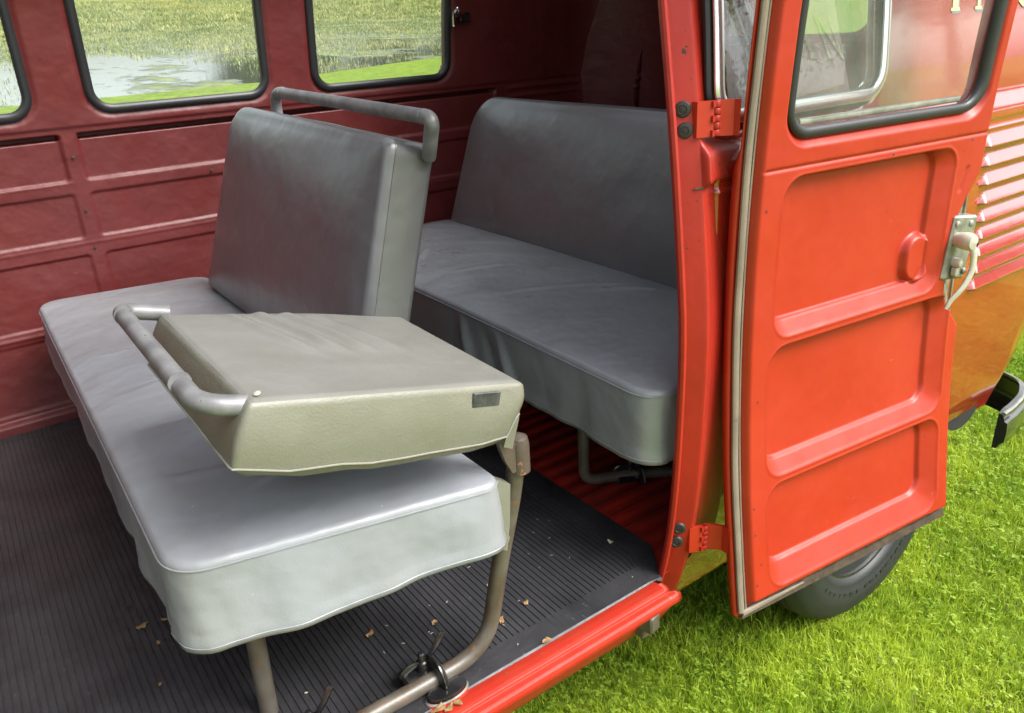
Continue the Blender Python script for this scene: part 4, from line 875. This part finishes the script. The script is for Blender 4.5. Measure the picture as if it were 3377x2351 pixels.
def leafmat(name, c1, c2, trans=.25, patch=2.5):
    c1 = tuple(c * ALB for c in c1); c2 = tuple(c * ALB for c in c2)
    m = bpy.data.materials.new(name); m.use_nodes = True; n = m.node_tree.nodes; l = m.node_tree.links; b = n['Principled BSDF']; b.inputs['Roughness'].default_value = .5; b.inputs['Specular IOR Level'].default_value = .35
    gi = n.new('ShaderNodeNewGeometry'); r = n.new('ShaderNodeMix'); r.data_type = 'RGBA'
    tc = n.new('ShaderNodeTexCoord'); tn = n.new('ShaderNodeTexNoise'); tn.inputs['Scale'].default_value = patch; tn.inputs['Detail'].default_value = 4; l.new(tc.outputs['Object'], tn.inputs[0])
    pm = n.new('ShaderNodeMapRange'); pm.inputs[1].default_value = .35; pm.inputs[2].default_value = .65; pm.inputs[3].default_value = -.45; pm.inputs[4].default_value = .45; l.new(tn.outputs[0], pm.inputs[0])
    ad = n.new('ShaderNodeMath'); ad.operation = 'ADD'; ad.use_clamp = True; l.new(gi.outputs['Random Per Island'], ad.inputs[0]); l.new(pm.outputs[0], ad.inputs[1]); l.new(ad.outputs[0], r.inputs[0]); r.inputs[6].default_value = (*c1, 1); r.inputs[7].default_value = (*c2, 1)
    l.new(r.outputs[2], b.inputs['Base Color']); tr = n.new('ShaderNodeBsdfTranslucent'); l.new(r.outputs[2], tr.inputs[0]); mi = n.new('ShaderNodeMixShader'); mi.inputs[0].default_value = trans; l.new(b.outputs[0], mi.inputs[1]); l.new(tr.outputs[0], mi.inputs[2]); l.new(mi.outputs[0], n['Material Output'].inputs[0]); return m
M['grass'] = leafmat('grass_blades', (.22, .42, .02), (.78, .95, .09), .5)
M['clover'] = leafmat('clover_leaves', (.28, .50, .04), (.60, .78, .10), .45)
M['strawgr'] = leafmat('dry_grass', (.40, .33, .13), (.52, .47, .22), .3)
M['reed'] = leafmat('marsh_plants', (.18, .28, .06), (.70, .68, .28), .3, patch=.25)
M['stem'] = leafmat('dead_stems', (.55, .50, .38), (.75, .72, .62), .2)
M['crown'] = leafmat('tree_leaves', (.035, .075, .015), (.08, .14, .03), .25)
M['bark'] = mat('bark', (.10, .075, .055), .9, var=.7, vscale=8, bump=.8, bscale=20)

def blades(name, X, Y, Z, H, Wd, mt_, label, lean=.6, kind='stuff'):
    n = len(X); az = rng.uniform(0, 2 * np.pi, n); la = rng.uniform(0, 2 * np.pi, n); ln = H * rng.uniform(.1, lean, n)
    dx, dy = np.cos(az) * Wd / 2, np.sin(az) * Wd / 2; lx, ly = np.cos(la) * ln, np.sin(la) * ln
    V = np.zeros((n, 5, 3)); 
    V[:, 0] = np.c_[X - dx, Y - dy, Z]; V[:, 1] = np.c_[X + dx, Y + dy, Z]
    V[:, 2] = np.c_[X + dx * .8 + lx * .35, Y + dy * .8 + ly * .35, Z + H * .6]; V[:, 3] = np.c_[X - dx * .8 + lx * .35, Y - dy * .8 + ly * .35, Z + H * .6]
    V[:, 4] = np.c_[X + lx, Y + ly, Z + H * np.sqrt(np.clip(1 - (ln / H) ** 2 * .6, .2, 1))]
    I = np.arange(n)[:, None] * 5
    return tag(obj(name, V.reshape(-1, 3), [I + np.array([[0, 1, 2, 3]]), I + np.array([[3, 2, 4]])], mt_, None, smooth=False), label, kind=kind)
def area(n, x0, x1, y0, y1, dens=None):
    X = rng.uniform(x0, x1, n); Y = rng.uniform(y0, y1, n)
    if dens is not None:
        k = dens(X, Y) > rng.uniform(0, 1, n); X, Y = X[k], Y[k]
    return X, Y
inview = lambda X, Y: np.where((Y < 1.7 + .0 * X) & (X > .3), 1., .2) * (.55 + .9 * (vnoise(X * 5, Y * 5, 1) + .5))
X, Y = area(330000, .3, 4.2, -.6, 2.0, inview); hn = vnoise(X * 2.5, Y * 2.5, 7) + .5
blades('grass', X, Y, np.full(len(X), GZ), rng.uniform(.014, .034, len(X)) * (.7 + .8 * hn), rng.uniform(.0014, .0032, len(X)), M['grass'], 'bright green lawn grass beside the van', .95)
X, Y = area(26000, .3, 4.2, -.6, 2.0); k = vnoise(X * 3, Y * 3, 12) + .5 * vnoise(X * 9, Y * 9, 13) > .06; X, Y = X[k], Y[k]
blades('dry_grass', X, Y, np.full(len(X), GZ), rng.uniform(.012, .035, len(X)), rng.uniform(.0012, .0028, len(X)), M['strawgr'], 'dry straw-coloured blades in the lawn', 1.3)
X, Y = area(170000, -3, 14, -7, 4.5, lambda x, y: np.where((x > .3) & (x < 4.2) & (y > -.6) & (y < 2.0), 0, 1.)); blades('grass', X, Y, np.full(len(X), GZ), rng.uniform(.03, .06, len(X)), rng.uniform(.004, .009, len(X)), M['grass'], 'lawn grass farther round the van', .9)
nt_ = 5200; tx_ = rng.uniform(.3, 4.2, nt_); ty_ = rng.uniform(-.6, 1.9, nt_); kk = vnoise(tx_ * 1.7, ty_ * 1.7, 33) > -.12; tx_, ty_ = tx_[kk], ty_[kk]
X = (tx_[:, None] + rng.normal(0, .011, (len(tx_), 14))).ravel(); Y = (ty_[:, None] + rng.normal(0, .011, (len(tx_), 14))).ravel()
blades('grass', X, Y, np.full(len(X), GZ), rng.uniform(.022, .048, len(X)), rng.uniform(.0018, .0042, len(X)), M['grass'], 'longer tufts of grass in the lawn beside the van', 1.0)
# clover
X, Y = area(11000, .3, 4.0, -.4, 1.6); k = vnoise(X * 2.2, Y * 2.2, 21) + .6 * vnoise(X * 9, Y * 9, 22) > -.25; X, Y = X[k], Y[k]; n = len(X); Zc_ = GZ + rng.uniform(.014, .034, n)
a0 = rng.uniform(0, 6.28, n); Vv = []; Fv = []
R0 = rng.uniform(.0025, .0052, n); 
for lf in range(3):
    a = a0 + lf * 2.09; cx = X + np.cos(a) * R0 * .9; cy = Y + np.sin(a) * R0 * .9; nr = np.stack([np.cos(a), np.sin(a)], 1); tl = rng.uniform(-.4, .5, n)
    ring = np.zeros((n, 6, 3))
    for q in range(6):
        b_ = q * np.pi / 3; ex = math.cos(b_) * R0 * .95; ey = math.sin(b_) * R0 * .8
        ring[:, q] = np.c_[cx + nr[:, 0] * ex - nr[:, 1] * ey, cy + nr[:, 1] * ex + nr[:, 0] * ey, Zc_ + ex * tl + .001 * lf]
    Vv.append(ring.reshape(-1, 3))
Vv = np.concatenate(Vv); tag(obj('clover', Vv, np.arange(len(Vv)).reshape(-1, 6), M['clover'], None, smooth=False), 'small clover leaves among the lawn grass', kind='stuff')
# marsh plants standing in the pond and on its banks
N_ = 230000; X = rng.uniform(-40, 100, N_); Y = 33 + 70 * rng.uniform(0, 1, N_) ** 1.5; sh = shore(X)
dn = 1.1 * vnoise(X * .10, Y * .07, 5) + .7 * vnoise(X * .33, Y * .22, 6) + .5 * vnoise(X * 1.1, Y * .8, 16) + np.clip((Y - 50) / 45, -.06, .9) + .5 * (np.abs(X - 24) < 8) * (Y < 55) * .6
open_w = np.exp(-(((X - 8.9) / 3.4) ** 2 + ((Y - 42) / 13) ** 2)) * 1.6
k = (Y > sh + .2) & (dn - open_w > rng.uniform(-.25, .45, N_)); X, Y = X[k], Y[k]
hh = rng.uniform(.04, .22, len(X)) * (.7 + .012 * (Y - 33)); blades('marsh_plants', X, Y, lvl(Y), hh, (.012 + .0006 * (Y - 33)) * rng.uniform(.5, 2.2, len(X)), M['reed'], 'yellow-green weeds and reeds standing in the pond', 1.6)
k = rng.uniform(0, 1, len(X)) < .10; blades('dead_stems', X[k], Y[k] + .1, lvl(Y[k]), hh[k] * 1.9, .014 + 0 * hh[k], M['stem'], 'pale dead stems among the pond weeds', 1.1)
NM = 150000; X = rng.uniform(-60, 130, NM); T_ = rng.uniform(0, 1, NM) ** 1.9; Yh = 92 + 90 * T_; zh = lvl(Yh) - .4 + 7 * ((Yh - 92) / 170) ** 1.1
blades('meadow', X, Yh, zh - .1, rng.uniform(.25, .75, NM), rng.uniform(.06, .20, NM), M['reed'], 'yellow-green meadow on the far bank', 1.1)

# ------------------------------------------------------------------ trees (mirrored in glass, paint and water)
def make_tree(loc, h, seed, label):
    r = np.random.default_rng(seed); t = thing('broadleaf_tree', label, 'tree', loc, 'broadleaf trees around the lawn and pond')
    mb = MB(); L = np.array(loc, float)
    mb.tube(smooth_path([L + [0, 0, -.3], L + [.1, 0, h * .2], L + [-.1, .1, h * .45], L + [.1, 0, h * .8]]), np.linspace(h * .035, h * .008, 25), 10)
    tips = []
    for k in range(14):
        z = h * r.uniform(.25, .8); a = r.uniform(0, 6.28); ln = h * r.uniform(.18, .34) * (1.15 - z / h)
        e = L + [math.cos(a) * ln, math.sin(a) * ln, z + ln * .45]; mb.tube(smooth_path([L + [0, 0, z], (L + [0, 0, z] + e) / 2 + [0, 0, ln * .05], e]), np.linspace(h * .012, h * .003, 17), 6); tips.append(e)
    mb.build('trunk', M['bark'], t)
    C = []
    for k in range(46):
        th = r.uniform(0, 6.28); ph = r.uniform(-.6, 1); rad = h * .33 * r.uniform(.35, 1.)
        C.append(L + [math.cos(th) * rad * math.sqrt(1 - min(.95, ph * ph)), math.sin(th) * rad * math.sqrt(1 - min(.95, ph * ph)), h * .62 + ph * h * .33])
    C = np.array(C + tips); n = 26000; c = C[r.integers(0, len(C), n)] + r.normal(0, h * .055, (n, 3)); s = h * .0085 * r.uniform(.6, 1.5, n)
    u = r.normal(size=(n, 3)); u /= np.linalg.norm(u, axis=1)[:, None]; v = np.cross(u, r.normal(size=(n, 3))); v /= np.linalg.norm(v, axis=1)[:, None]
    V = np.stack([c - u * s[:, None], c + v * s[:, None] * .6, c + u * s[:, None], c - v * s[:, None] * .6], 1).reshape(-1, 3)
    obj('crown', V, np.arange(4 * n).reshape(-1, 4), M['crown'], t, smooth=False); return t
def tree_copy(root, loc, rz_, s, label):
    r = root.copy(); link(r); r.location = loc; r.rotation_euler[2] = rz_; r.scale = (s, s, s); r['label'] = label
    for ch in root.children: c = ch.copy(); link(c); c.parent = r
    return r
t0 = make_tree((16, -15, GZ), 9., 5, 'dark leafy tree on the near side lawn, mirrored in the van side window')
for i, (x, y, s) in enumerate([(23, -21, 1.1), (9, -24, 1.2), (31, -14, 1.0), (40, -24, 1.3), (-4, -30, 1.2)]): tree_copy(t0, (x, y, GZ), i * 1.3, s, 'dark leafy tree behind the camera, seen only as a reflection')
for i, (x, y, s) in enumerate([(75, 225, 4.0), (98, 232, 4.6), (122, 228, 4.0), (-40, 230, 4.2), (-72, 226, 4.4), (150, 235, 4.4)]): tree_copy(t0, (x, y, float(lvl(y)) - 4.), i * 2.1, s, 'tall tree across the pond, mirrored in its water')

# ------------------------------------------------------------------ everything leans with the lawn; the pond comes out level
for o in list(sc.objects):
    if o.parent is None and o.type in {'MESH', 'EMPTY'}:
        o.matrix_basis = TILT @ o.matrix_basis
